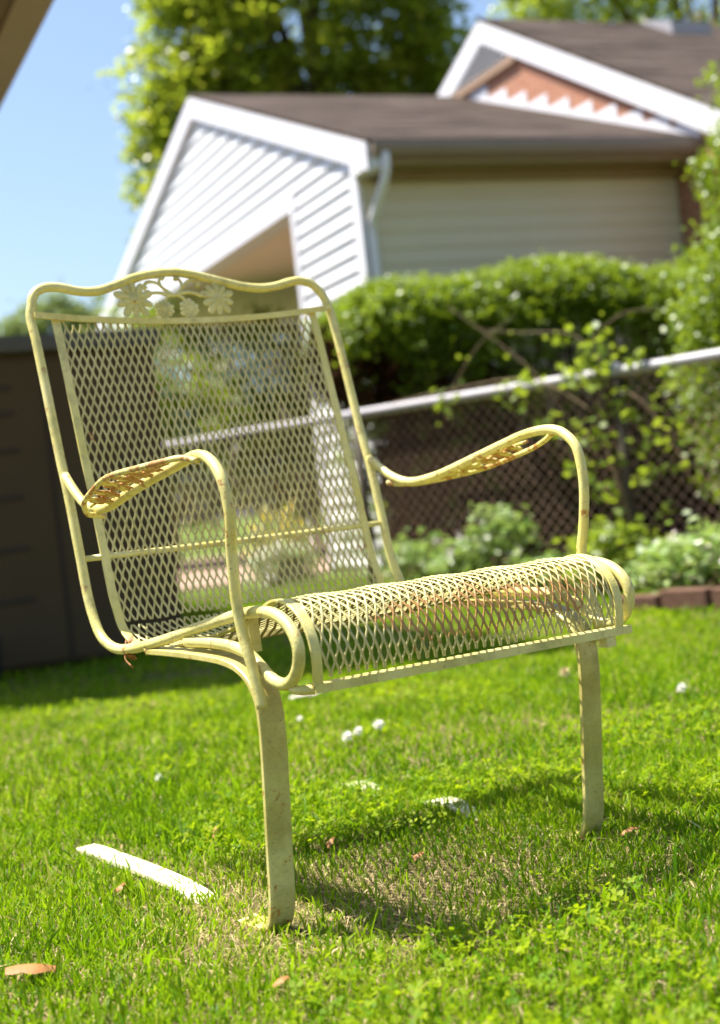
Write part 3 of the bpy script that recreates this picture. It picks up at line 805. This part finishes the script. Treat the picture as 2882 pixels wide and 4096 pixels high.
bed_plant(2.30, .15, .20, .36, 55, 'pale leafy bed plant at the left end of the row by the fence', 7, 21)
bed_plant(2.62, .18, .17, .30, 50, 'low pale leafy bed plant second from the left end of the row', 9, 22)
bed_plant(2.86, .12, .16, .48, 50, 'tallest pale leafy bed plant, with greyish tops, beside the fence', 5, 23)
bed_plant(3.18, .18, .17, .20, 44, 'low yellow green bed plant behind the right armrest tube', 2, 24)
bed_plant(3.60, .26, .22, .36, 70, 'bushy yellow green bed plant around the foot of the ivy covered post', 2, 25, 'vine')
bed_plant(4.22, .62, .24, .30, 90, 'bright green bed plant with white flowers beside the brick edging', 8, 26)
bed_plant(4.62, .60, .26, .40, 100, 'tall bright green bed plant at the right edge above the bricks', 5, 27)
bed_plant(5.15, .60, .28, .36, 90, 'bright green bed plant past the right end of the visible bed', 5, 28)

def far_plant(x, y, r_, h, mat, fl_mat, label, seed):
    root = empty('flowering_plant', (x, y, 0), 0, label, 'plant', 'flowering plants beyond the fence')
    r = np.random.default_rng(seed)
    P, tone, cc = blob_points(r, [(0, 0, h * .5, r_, r_, h * .5)], 60, 14, .05, .4)
    P[:, 2] = np.abs(P[:, 2]); leaves_mesh('foliage', P, .06, M[mat], root, .8, tone, seed, .65)
    Q = (cc[:40][:, None, :] * 1.05 + r.normal(0, .03, (40, 12, 3))).reshape(-1, 3); Q[:, 2] = np.abs(Q[:, 2])
    leaves_mesh('blossom', Q, .05, fl_mat, root, .8, None, seed + 1, .9)
    sm = MB()
    for i in range(6): sm.tube([(0, 0, -.02), tuple(cc[i])], .004, 5, steps=1)
    sm.build('stem', M['stem'], root)
M['yellow_petal'] = mat_leaf('yellow_petals', [(0, (.70, .45, .03)), (1, (.85, .65, .05))], (.8, .6, .03), .5, .3, .3)
far_plant(-.86, 14.0, .34, .62, 'bed', M['yellow_petal'], 'yellow flowering plant seen through the chair back beside the white garage wall', 91)
far_plant(-2.35, 14.6, .36, .70, 'bed', M['petal'], 'white flowering plant seen through the left part of the chair back', 92)
far_plant(-.62, 10.6, .22, .30, 'bed', M['petal'], 'low white flowering plant at the foot of the white garage wall', 93)
# climbing vine on the second post, canes arching above the rail
vine = empty('climbing_vine', fence_pt(3.57, .05, 0), math.atan2(FDY, FDX), 'yellow green vine climbing the fence post and trailing along the top rail', 'vine')
r = np.random.default_rng(5)
st2 = MB(); st2.tube([(.02, -.05, 0), (.06, -.05, .3), (.0, -.06, .6), (-.05, -.05, .9), (-.02, -.04, 1.15)], [.009, .008, .007, .006, .004], 7, steps=4)
st2.tube([(-.05, -.04, .85), (-.4, -.05, 1.08), (-.9, -.04, 1.11), (-1.4, -.04, 1.09)], .004, 6, steps=4)
st2.tube([(.02, -.04, 1.0), (.2, -.06, .9), (.32, -.05, .72), (.4, -.05, .55)], .004, 6, steps=4)
st2.build('stem', M['cane'], vine)
cl = []
for z in np.linspace(.05, 1.25, 30): cl.append((r.normal(.03, .11), r.normal(-.06, .04), z + r.normal(0, .03)))
for i in range(16): cl.append((-r.uniform(0, 1.2), r.normal(-.04, .04), 1.08 + r.normal(0, .06)))
for i in range(18): cl.append((r.uniform(.1, .45), r.normal(-.05, .04), r.uniform(.35, 1.05)))
for i in range(14): cl.append((-r.uniform(.1, .45), r.normal(-.05, .03), r.choice([.60, .82]) + r.normal(0, .03)))
for i in range(12): cl.append((r.normal(-.05, .12), r.normal(-.05, .05), r.uniform(1.08, 1.26)))
cl = np.array(cl); PP = (cl[:, None, :] + r.normal(0, .028, (len(cl), 4, 3))).reshape(-1, 3)
leaves_mesh('leaves', PP, .062, M['vine'], vine, .5, None, 6, .7)

# ================================================================== HEDGE
HR = math.atan2(.7, 3.1)
hedge = empty('clipped_hedge', (.0, 9.28, 0), HR, 'clipped green hedge with bare brown lower stems behind the fence', 'hedge')
r = np.random.default_rng(8)
HL = 3.5
def hedge_top(x): return 1.97 + .10 * np.sin(x * 1.0 + .3) + .045 * np.sin(x * 4.1 + 1) - .16 * np.exp(-(x / .25) ** 2)
n1 = 3900
x = r.uniform(-.05, HL, n1); u = r.uniform(0, 1, n1)
ang = r.uniform(0, np.pi, n1)          # 0 front low .. pi back low over the rounded top
yy = .42 - .5 * np.cos(ang); top = hedge_top(x)
zz = top - .36 + .36 * np.sin(ang) ** .8
zz -= r.exponential(.05, n1) * 1.0
yy += r.normal(0, .035, n1)
c1_ = np.stack([x, yy, zz], 1)
n2 = 1150       # hanging front, thinning downwards
x = r.uniform(.35, HL, n2); dp = r.exponential(.24, n2)
z2 = hedge_top(x) - .30 - dp; k = z2 > .25; c2_ = np.stack([x[k], r.normal(-.02, .07, k.sum()), z2[k]], 1)
n3 = 1300
c3_ = np.stack([r.uniform(0, HL, n3), r.uniform(.0, .9, n3), r.uniform(.15, 1.6, n3)], 1)
C_ = np.concatenate([c1_, c2_, c3_]); per = 13
tone = np.repeat(r.uniform(.25, .85, len(C_)), per)
PP = (C_[:, None, :] + r.normal(0, 1, (len(C_), per, 3)) * np.array([.034, .034, .024])).reshape(-1, 3)
leaves_mesh('foliage', PP, .042, M['hedge'], hedge, .7, tone, 9, .6)
tw = MB()
for i in range(190):
    x0 = r.uniform(.28, HL); y0 = r.uniform(.05, .8); x1 = x0 + r.normal(0, .2); z1 = hedge_top(x0) - r.uniform(.1, .5)
    tw.tube([(x0, y0, 0), ((x0 + x1) / 2 + r.normal(0, .05), y0 + r.normal(0, .05), z1 * .5), (x1, y0 + r.normal(0, .12), z1)], [.014, .009, .004], 5, steps=3)
for i in range(420):
    x0 = r.uniform(-.1, HL); y0 = r.uniform(-.05, .85); z0 = r.uniform(.1, 1.5)
    tw.tube([(x0, y0, z0), (x0 + r.normal(0, .1), y0 + r.normal(0, .06), z0 + r.uniform(.1, .35))], [.006, .002], 4, steps=1)
tw.build('stems', M['twig'], hedge)
dense = MB()    # brown dead interior at the left end: dead leaves
PP = np.stack([r.uniform(-.12, 1.2, 9000), r.uniform(.02, .8, 9000), r.uniform(.1, 1.66, 9000)], 1)
M['dead'] = mat_leaf('dead_foliage', [(0, (.014, .006, .002)), (.8, (.055, .024, .010)), (1, (.15, .085, .04))], (.08, .03, .015), .9, .05, .02)
PP = np.concatenate([PP, np.stack([r.uniform(-.14, .55, 7000), r.uniform(.0, .85, 7000), r.uniform(.05, 1.74, 7000)], 1)])
PP = PP[PP[:, 0] > -.12 + .40 * np.clip((1.35 - PP[:, 2]) / .3, 0, 1)]
leaves_mesh('dead_foliage', PP, .062, M['dead'], hedge, .1, None, 10, .6)
PP = np.stack([r.uniform(.30, HL, 9000), r.uniform(-.30, .9, 9000), r.exponential(.42, 9000)], 1); PP = PP[PP[:, 2] < 1.25]
und = leaves_mesh('undergrowth', PP, .05, M['dead'], None, .1, None, 12, .6)
und.location = hedge.location; und.rotation_euler = hedge.rotation_euler
tag(und, 'dark brown leaf litter and dead growth behind the chain link fence', 'undergrowth', kind='stuff')

# arching canes above the fence
def cane(pts, label):
    root = empty('bramble_cane', (0, 0, 0), 0, label, 'cane', 'arching canes above the fence')
    MB().tube(pts, [.0032, .003, .0022, .0015], 6, steps=5).build('stem', M['cane'], root)
    rr = np.random.default_rng(int(pts[0][0] * 100)); P_ = smooth_path(pts, 5)
    Q = np.array([list(p) for p in P_]) + rr.normal(0, .04, (len(P_), 3))
    leaves_mesh('leaves', Q[::2], .04, M['vine'], root, .5, None, 3, .7)
cane([(1.12, 7.45, .95), (.98, 7.6, 1.18), (.80, 7.8, 1.40), (.62, 8.0, 1.60)], 'bare arching cane leaning left in front of the hedge')
cane([(.52, 7.9, .95), (.60, 7.9, 1.15), (.78, 7.85, 1.38), (.95, 7.8, 1.48)], 'thin cane crossing the left leaning one in front of the hedge')
cane([(1.33, 7.1, 1.0), (1.20, 7.25, 1.28), (.95, 7.5, 1.36), (.75, 7.7, 1.42)], 'long thin cane trailing left from the ivy covered post')
cane([(1.18, 7.2, 1.02), (1.27, 7.2, 1.25), (1.42, 7.1, 1.36), (1.58, 7.0, 1.34)], 'reddish cane arching right above the top rail')

# tall flowering shrub at the right
def big_shrub(loc, blobs, n_cl, label, seed):
    root = empty('flowering_shrub', loc, 0, label, 'shrub')
    r = np.random.default_rng(seed)
    P, tone, cc = blob_points(r, blobs, n_cl, 20, .05, .74)
    leaves_mesh('foliage', P, .042, M['hedge'], root, .6, tone, seed, .6)
    s = MB()
    for i in range(26):
        e = cc[r.integers(len(cc))] * .92
        s.tube([(r.normal(0, .08), r.normal(0, .08), 0), (e[0] * .35, e[1] * .35, e[2] * .5), tuple(e)], [.02, .012, .004], 6, steps=3)
    s.build('stems', M['twig'], root)
    k = r.choice(len(cc), 60, replace=False); Q = (cc[k][:, None, :] * 1.03 + r.normal(0, .018, (60, 14, 3))).reshape(-1, 3)
    leaves_mesh('blossom', Q, .024, M['petal'], root, .6, None, seed + 3, .9)
big_shrub((2.80, 7.95, 0), [(0, 0, 1.2, .95, .85, .95), (-.02, -.1, 2.05, .68, .6, .80), (.35, .1, 2.1, .7, .7, .85), (.0, -.2, 1.5, .75, .6, .7), (-.36, -.05, 1.45, .52, .5, .6), (-.50, -.2, 2.62, .14, .14, .2), (-.62, -.1, 2.15, .14, .14, .16), (0, 0, .5, .8, .8, .55)], 4600, 'tall rounded shrub with whitish blossom tufts at the right edge', 40)

# ================================================================== GARAGE
PH = R(22.6)
GO = (.338, 10.5, 0)
gar = empty('garage', GO, PH, 'white clapboard carport garage with open gable front and brown shingled roof', 'garage')
SL_R = (4.77 - 3.19) / 4.1        # right slope
SL_L = (4.77 - 3.39) / 4.71       # left slope
def rz(b_): return 3.19 + SL_R * b_ if b_ <= 4.1 else 4.77 - SL_L * (b_ - 4.1)
BL = 9.1
def clap(mb, z0, z1, spans, plane, axis, out, step=.127, proud=.027):
    """lap boards: spans(z)-> list of (u0,u1); axis 'b' (gable, faces -a) or 'a' (side, faces -b)"""
    z = z0
    while z < z1 - 1e-4:
        zt = min(z + step, z1)
        lo = spans(z + .002); hi = spans(zt - .002)
        for (a0, a1), (c0, c1) in zip(lo, hi):
            if min(a1 - a0, c1 - c0) < -.001 and max(a1 - a0, c1 - c0) < .01: continue
            c1 = max(c1, c0); a1 = max(a1, a0)
            def pt(u, zz, o):
                return (plane - o, u, zz) if axis == 'b' else (u, plane - o, zz)
            vs = [pt(a0, z, proud), pt(a1, z, proud), pt(c1, zt, 0), pt(c0, zt, 0), pt(a0, z, 0), pt(a1, z, 0)]
            mb.add(vs, [(0, 1, 2, 3) if axis == 'a' else (3, 2, 1, 0), (4, 5, 1, 0) if axis == 'a' else (0, 1, 5, 4)])
        z = zt
# front gable boards around the opening
OB0, OB1, OZ = 1.71, 7.6, 3.08
def sp_gable(z):
    # extent under the rakes
    top0 = .33; top1 = BL - .3
    zz = z + .12
    b0 = top0 if zz < 3.19 + SL_R * top0 else (zz - 3.19) / SL_R
    b1 = top1 if zz < 4.77 - SL_L * (top1 - 4.1) else 4.1 + (4.77 - zz) / SL_L
    if z < OZ: return [(b0, OB0), (OB1, b1)]
    return [(b0, b1)]
w1 = MB()
clap(w1, .05, OZ, sp_gable, .05, 'b', None)
def sp_up(z):
    s = sp_gable(max(z, OZ + .001)); return s
clap(w1, OZ, 4.64, sp_up, .05, 'b', None)
w1.prism([(.054, .33, 0), (.054, OB0, 0), (.054, OB0, OZ), (.054, OB1, OZ), (.054, OB1, 0), (.054, BL - .3, 0), (.054, BL - .3, rz(BL - .3) - .1), (.054, 4.1, 4.62), (.054, .33, rz(.33) - .12)], (.18, 0, 0))
w1.build('gable_wall', M['white'], gar)
ct_ = MB()
for (b0, b1, z0, z1) in ((.28, .40, 0, 3.04), (OB0 - .07, OB0 + .02, 0, OZ + .0), (OB1 - .02, OB1 + .08, 0, OZ)):
    ct_.box(.018, b0, z0, .052, b1, z1)
ct_.box(.018, OB0 - .07, OZ + .001, .052, OB1 + .08, OZ + .13)
ct_.build('corner_trim', M['white_trim'], gar)
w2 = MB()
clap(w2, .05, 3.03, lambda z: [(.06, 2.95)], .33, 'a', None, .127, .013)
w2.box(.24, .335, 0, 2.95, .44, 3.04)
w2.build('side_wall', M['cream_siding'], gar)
# ceiling, beam and far post of the open carport
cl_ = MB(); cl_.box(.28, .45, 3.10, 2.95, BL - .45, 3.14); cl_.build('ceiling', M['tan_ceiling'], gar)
bm_ = MB(); bm_.box(.30, BL - .44, 2.93, 2.95, BL - .30, 3.095); bm_.build('beam', M['brown_trim'], gar)
po = MB(); po.box(2.5, BL - .43, 0, 2.64, BL - .31, 2.925); po.build('post', M['white_trim'], gar)
# roof slabs
rf = MB()
def slab(mb, a0, a1, b0, z0, b1, z1, t):
    mb.prism([(a0, b0, z0), (a0, b1, z1), (a0, b1, z1 + t), (a0, b0, z0 + t)], (a1 - a0, 0, 0))
slab(rf, 0, 3.3, -.04, 3.19 - .016, 4.1, 4.77, .035)
slab(rf, 0, 3.3, 4.1, 4.77, BL + .1, 4.77 - SL_L * (BL + .1 - 4.1), .035)
rf.build('roof', M['shingle'], gar)
rk = MB()
def rake(mb, a0, b0, z0, b1, z1, h, t=.03):
    mb.prism([(a0, b0, z0), (a0, b1, z1), (a0, b1, z1 - h), (a0, b0, z0 - h)], (t, 0, 0))
rake(rk, -.015, -.03, 3.19 - .012, 4.1, 4.765, .20)
rake(rk, -.015, 4.1, 4.765, BL + .08, 4.765 - SL_L * (BL + .08 - 4.1), .20)
rk.box(-.013, -.03, 3.0, .15, .30, 3.13)       # boxed return at the eave corner
rk.prism([(.015, .31, 3.10), (.015, 4.1, 4.55), (.015, 4.1, 4.58), (.015, .31, 3.135)], (.03, 0, 0))
rk.prism([(.015, BL - .2, 4.55 - SL_L * (BL - 4.3)), (.015, 4.1, 4.55), (.015, 4.1, 4.58), (.015, BL - .2, 4.58 - SL_L * (BL - 4.3))], (.03, 0, 0))
rk.build('rake_board', M['white_trim'], gar)
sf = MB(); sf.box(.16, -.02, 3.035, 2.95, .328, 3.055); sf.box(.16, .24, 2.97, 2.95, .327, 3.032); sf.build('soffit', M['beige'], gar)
gt = MB(); gt.prism([(.02, -.10, 3.185), (.02, -.10, 3.13), (.02, -.075, 3.08), (.02, -.022, 3.075), (.02, -.022, 3.16), (.02, -.09, 3.165)], (3.0, 0, 0)); gt.build('gutter', M['gutter'], gar)
fa = MB(); fa.box(.16, -.018, 3.06, 2.95, .01, 3.16); fa.build('fascia', M['brown_trim'], gar)
ds = MB(); ds.tube([(.12, -.06, 3.10), (.12, -.06, 3.0), (.115, .0, 2.89), (.105, .18, 2.72), (.10, .262, 2.62), (.10, .270, 2.4), (.10, .270, 0)], .035, 10, steps=4); ds.build('downspout', M['white_trim'], gar)

# ------------------------------------------------ main brick house, joined behind
hou = empty('brick_house', GO, PH, 'red brick house with white rake boards and a louvred gable above the garage roof', 'house')
A0 = 2.96
PKB, PKZ = 3.30, 5.33
mR = (5.33 - 3.30) / (3.30 + .41); mL = (5.33 - 4.89) / (4.37 - 3.30)
BR_, BLF = -2.6, 7.2
def hz(b_): return PKZ - mR * (PKB - b_) if b_ < PKB else PKZ - mL * (b_ - PKB)
hw = MB(); hw.prism([(A0, BR_ + .45, 0), (A0, BLF - .4, 0), (A0, BLF - .4, hz(BLF - .4) - .14), (A0, PKB, PKZ - .14), (A0, BR_ + .45, hz(BR_ + .45) - .14)], (9.0, 0, 0)); hw.build('brick_wall', M['brick'], hou)
hr = MB(); slab(hr, A0 - .035, A0 + 9.3, BR_, hz(BR_), PKB, PKZ, .035); slab(hr, A0 - .035, A0 + 9.3, PKB, PKZ, BLF, hz(BLF), .035); roof_o = hr.build('roof', M['shingle'], hou)
hk = MB(); rake(hk, A0 - .048, BR_ + .01, hz(BR_ + .01) - .004, PKB, PKZ - .004, .215); rake(hk, A0 - .048, PKB, PKZ - .004, BLF, hz(BLF) - .004, .215)
hk.build('rake_board', M['white_trim'], hou)
lv = MB()
zb = 4.80; tz = PKZ - .215
b_r = PKB - (tz - zb) / mR; b_l = PKB + (tz - zb) / mL
nl = 6
lv.prism([(A0 - .012, b_r, zb), (A0 - .012, b_l, zb), (A0 - .012, PKB, tz)], (.008, 0, 0))
lo_ = lv.build('louvre', M['dark'], hou)
sl = MB()
for i in range(nl):
    z0 = zb + (tz - zb) * (i + .15) / nl; z1 = z0 + .022
    r0 = PKB - (tz - z1) / mR; l0 = PKB + (tz - z1) / mL
    sl.prism([(A0 - .05, r0, z0), (A0 - .05, l0, z0), (A0 - .016, l0, z1), (A0 - .016, r0, z1)], (0, 0, .008))
sl.build('slats', M['white_trim'], lo_)
lg = MB(); lg.box(A0 - .045, b_r - .05, zb - .085, A0 - .002, b_l + .02, zb - .003); lg.build('ledge', M['brown_trim'], hou)
fl_ = MB()
zr = lambda b_: 3.19 + SL_R * b_ + .036
nb_ = 10; bw = 3.75 / nb_
for i in range(nb_):
    b0 = -.05 + i * bw; b1 = b0 + bw
    h1 = zr(b1) + .02
    ztop = zr(b1) + .035
    fl_.prism([(A0 - .004 - .002 * (i % 2), b0, zr(b0) - .02), (A0 - .004 - .002 * (i % 2), b1, zr(b1) - .02), (A0 - .004 - .002 * (i % 2), b1, ztop), (A0 - .004 - .002 * (i % 2), b0 + .02, ztop), (A0 - .004 - .002 * (i % 2), b0, ztop - .02)], (-.003, 0, 0))
fl_.build('step_flashing', M['white_trim'], hou)
vt = MB()
va, vb = 4.9, 2.75; vz = hz(vb)
vt.prism([(va, vb - .12, hz(vb - .12) + .05), (va, vb + .95, hz(vb + .95) + .05), (va, vb + .95, hz(vb + .95) + .10), (va, vb + .80, vz + .72), (va, vb - .12, vz + .20), (va, vb - .12, vz + .16)], (.62, 0, 0))
vt = MB()
vt.prism([(va, vb, hz(vb) + .03), (va, vb + .6, hz(vb + .6) + .03), (va, vb + .42, hz(vb + .42) + .09), (va, vb, hz(vb) + .17)], (.5, 0, 0))
vo_ = vt.build('roof_vent', M['galv'], roof_o)
hf = MB(); hf.box(A0, BR_ + .44, hz(BR_) - .2, A0 + 9, BR_ + .46, hz(BR_) - .05)

# driveway in front of and under the carport
dv = MB(); c0, s0 = math.cos(PH), math.sin(PH)
def gl(a_, b_, z): return (GO[0] + a_ * c0 - b_ * s0, GO[1] + a_ * s0 + b_ * c0, z)
dv.add([gl(-9, 1.7, .010), gl(2.95, 1.7, .010), gl(2.95, 9.5, .010), gl(-9, 9.5, .010)], [(0, 1, 2, 3)])
tag(dv.build('driveway', M['drive']), 'pinkish concrete driveway at the carport', 'driveway', kind='structure')

# ================================================================== SHED + neighbouring roof
shed = empty('storage_shed', (-1.45, 6.1, 0), PH, 'dark brown panelled storage shed with flat grey lid at the left edge', 'shed')
sb = MB(); sb.box(-1.6, 0, .02, .66, .9, 1.36)
sb.build('body', M['shed'], shed)
pn = MB()
pn.box(.165, -.012, .04, .655, -.002, 1.33)
for (x0, x1) in ((-1.58, -.72), (-.70, .145)):
    pn.box(x0, -.014, .04, x1, -.002, 1.33)
pn.build('panel', M['shed'], shed)
gv = MB()
for z in (.30, .52, .74, .94, 1.10, 1.21):
    gv.box(-.62, -.020, z, .02, -.0145, z + .022); gv.box(-1.5, -.020, z, -.80, -.0145, z + .022)
gv.build('vent_slots', M['shed_dark'], shed)
sm_ = MB(); sm_.box(.147, -.018, .03, .163, -.003, 1.34); sm_.build('door_seam', M['shed_dark'], shed)
ld = MB(); ld.box(-1.66, -.05, 1.365, .70, .95, 1.44); lo2 = ld.build('lid', M['shed_lid'], shed)
mod = lo2.modifiers.new('b', 'BEVEL'); mod.width = .015; mod.segments = 3
pt_ = MB(); pt_.tube([(0, 0, 0), (0, 0, .06), (0, 0, .14), (0, 0, .20)], [.10, .12, .13, .125], 20, steps=3); o = pt_.build('plant_pot', M['rubber']); o.location = (-1.62, 5.7, 0)
tag(o, 'black round pot on the ground against the shed at the left edge', 'pot')

por = empty('neighbouring_house', (-.62, 5.15, 0), PH, 'house whose brown roof eave juts into the top left corner', 'house')
ew = MB()
T_ = math.tan(PH) * 1.1
ew.add([(0, 0, 3.0), (-4.4, 4.4 * T_, 3.0), (-4.4, 4.4 * T_, 4.1), (0, 0, 3.14), (0, 14, 3.0), (-4.4, 14, 3.0), (-4.4, 14, 4.1), (0, 14, 3.14)], [(0, 1, 2, 3), (7, 6, 5, 4), (0, 3, 7, 4), (3, 2, 6, 7), (2, 1, 5, 6), (1, 0, 4, 5)]); ew.build('roof', M['shingle'], por)
eu = MB(); eu.box(-1.0, 1.0 * T_, 2.955, -.155, 14, 2.997); eu.build('soffit', M['eave_wood'], por)
ee = MB(); ee.box(-.15, -.02, 2.94, .02, 14, 2.998); ee.build('eave_board', M['eave_edge'], por)
nw = MB(); nw.box(-4.3, 2.3, 0, -1.0, 13.5, 2.95); nw.build('wall', M['brick'], por)
pw = MB(); pw.box(-.996, 3.6, .9, -.985, 4.6, 2.1); pw.build('window', M['dark'], por)

# ================================================================== TREES
tree('maple_tree', (.08, 22, 0), 11, [(.0, 0, 8.2, 2.6, 2.4, 2.6), (-1.5, .2, 7.2, 1.5, 1.5, 1.4), (-1.8, 0, 5.4, 1.25, 1.3, 1.3), (1.2, -.2, 7.3, 1.15, 1.3, 1.3), (.3, 0, 5.2, 1.9, 1.6, 1.3), (-1.9, .3, 3.9, 1.0, 1.0, .7), (-1.3, -.2, 9.4, 1.5, 1.4, 1.4), (.8, 0, 9.5, 1.5, 1.4, 1.5), (-2.0, .1, 6.4, 1.0, 1.0, 1.2)],
     2300, 26, .14, .14, M['maple'], 'large leafy maple rising behind the garage roof', seed=3, trunk_r=.26, limbs=26, fork=7.5)
tree('maple_tree', (7.4, 27, 0), 12, [(0, 0, 10.0, 4.0, 3, 2.6), (-2.3, 0, 9.6, 1.6, 1.6, 1.4), (2.5, 0, 9.5, 2, 2, 2)],
     1100, 24, .14, .2, M['maple'], 'broad dark green tree showing above the brick house ridge at the right', seed=4, trunk_r=.3, limbs=20, fork=9)
tree('maple_tree', (3.7, 30, 0), 9, [(0, 0, 7.8, 1.5, 1.4, 1.9)], 260, 24, .14, .2, M['maple'], 'small piece of pale tree between the maple and the brick gable', seed=5, limbs=8)
for i, (x_, h_, sd, lb) in enumerate(((-8.0, 6.5, 61, 'low distant tree at the left edge above the shed'), (-6.9, 6.9, 62, 'tallest of the low distant trees above the shed'), (-5.8, 6.6, 63, 'distant tree beside the white gable above the chair crest'))):
    tree('distant_tree', (x_, 35, 0), h_, [(0, 0, h_ - 1.9, 1.0, .95, 1.5), (.2, 0, h_ - 3.2, 1.2, 1, 1.4)], 420, 26, .16, .2, M['far'], lb, 'tree', 'low trees far beyond the shed', seed=sd, limbs=8, trunk_r=.12)
for (x_, y_, h_, sd, lb, gp) in ((-3.6, 17.5, 2.9, 71, 'green garden tree with white blossom seen through the left of the backrest', None), (-2.2, 16.5, 3.2, 72, 'sunlit green garden tree with blossom seen through the middle of the backrest', None), (-.9, 15.8, 2.9, 73, 'green garden tree seen through the right of the backrest', None), (-5.2, 20, 3.3, 74, 'rounded garden tree standing beyond the shed', None)):
    t_ = tree('garden_tree', (x_, y_, 0), h_, [(0, 0, h_ * .62, .9, .8, h_ * .34), (.3, .1, h_ * .42, .9, .8, h_ * .28)], 620, 20, .08, .10, M['vine'], lb, 'tree', 'small garden trees beyond the carport', seed=sd, limbs=10, trunk_r=.06)
    rr = np.random.default_rng(sd); k = 26; d = rr.normal(size=(k, 3)); d /= np.linalg.norm(d, axis=1)[:, None]
    Q = (np.array([0, 0, h_ * .58]) + d * np.array([.85, .8, h_ * .34])); Q = (Q[:, None, :] + rr.normal(0, .07, (k, 16, 3))).reshape(-1, 3)
    leaves_mesh('blossom', Q, .06, M['petal'], t_, .6, None, sd, .9)

# ================================================================== LIGHT, WORLD, CAMERA
AZ = R(18); EL = R(65.5)
to_sun = Vector((-math.cos(AZ) * math.cos(EL), math.sin(AZ) * math.cos(EL), math.sin(EL)))
ld_ = bpy.data.lights.new('sun', 'SUN'); ld_.energy = 5.0; ld_.angle = R(.53); ld_.color = (1, .955, .88)
so = bpy.data.objects.new('sun', ld_); COL.objects.link(so); so.rotation_euler = to_sun.to_track_quat('Z', 'Y').to_euler(); so.location = to_sun * 30
w = bpy.data.worlds.new('World'); scene.world = w; w.use_nodes = True
nt = w.node_tree; nt.nodes.clear()
sky = nt.nodes.new('ShaderNodeTexSky'); sky.sky_type = 'NISHITA'; sky.sun_disc = False
sky.sun_elevation = EL; sky.sun_rotation = math.atan2(to_sun.x, to_sun.y); sky.air_density = 1.0; sky.dust_density = 2.0; sky.ozone_density = 3.2
bg = nt.nodes.new('ShaderNodeBackground'); bg.inputs[1].default_value = .084
wo = nt.nodes.new('ShaderNodeOutputWorld'); nt.links.new(sky.outputs[0], bg.inputs[0]); nt.links.new(bg.outputs[0], wo.inputs[0])

cd = bpy.data.cameras.new('camera'); cam = bpy.data.objects.new('camera', cd); COL.objects.link(cam); scene.camera = cam
cd.sensor_fit = 'VERTICAL'; cd.sensor_height = 36; cd.lens = 50 * (5689. / 5688.9)
cd.clip_start = .05; cd.clip_end = 600
pitch = math.atan(50 / 5689.); roll = R(6.36)
fwd = Vector((0, math.cos(pitch), -math.sin(pitch))); up0 = Vector((0, math.sin(pitch), math.cos(pitch))); rt0 = Vector((1, 0, 0))
up = up0 * math.cos(roll) + rt0 * math.sin(roll); rt = rt0 * math.cos(roll) - up0 * math.sin(roll)
mw = Matrix((rt, up, -fwd)).transposed().to_4x4(); mw.translation = (0, 0, .58)
cam.matrix_world = mw
cd.dof.use_dof = True; cd.dof.focus_distance = 2.12; cd.dof.aperture_fstop = 3.1; cd.dof.aperture_blades = 0

scene.view_settings.view_transform = 'Standard'; scene.view_settings.look = 'None'
scene.view_settings.exposure = 1.42; scene.view_settings.gamma = 1; scene.view_settings.use_curve_mapping = False
scene.render.engine = 'CYCLES'
scene.cycles.max_bounces = 6; scene.cycles.diffuse_bounces = 3; scene.cycles.glossy_bounces = 2; scene.cycles.transmission_bounces = 3; scene.cycles.transparent_max_bounces = 4
scene.cycles.caustics_reflective = False; scene.cycles.caustics_refractive = False
scene.cycles.use_denoising = True
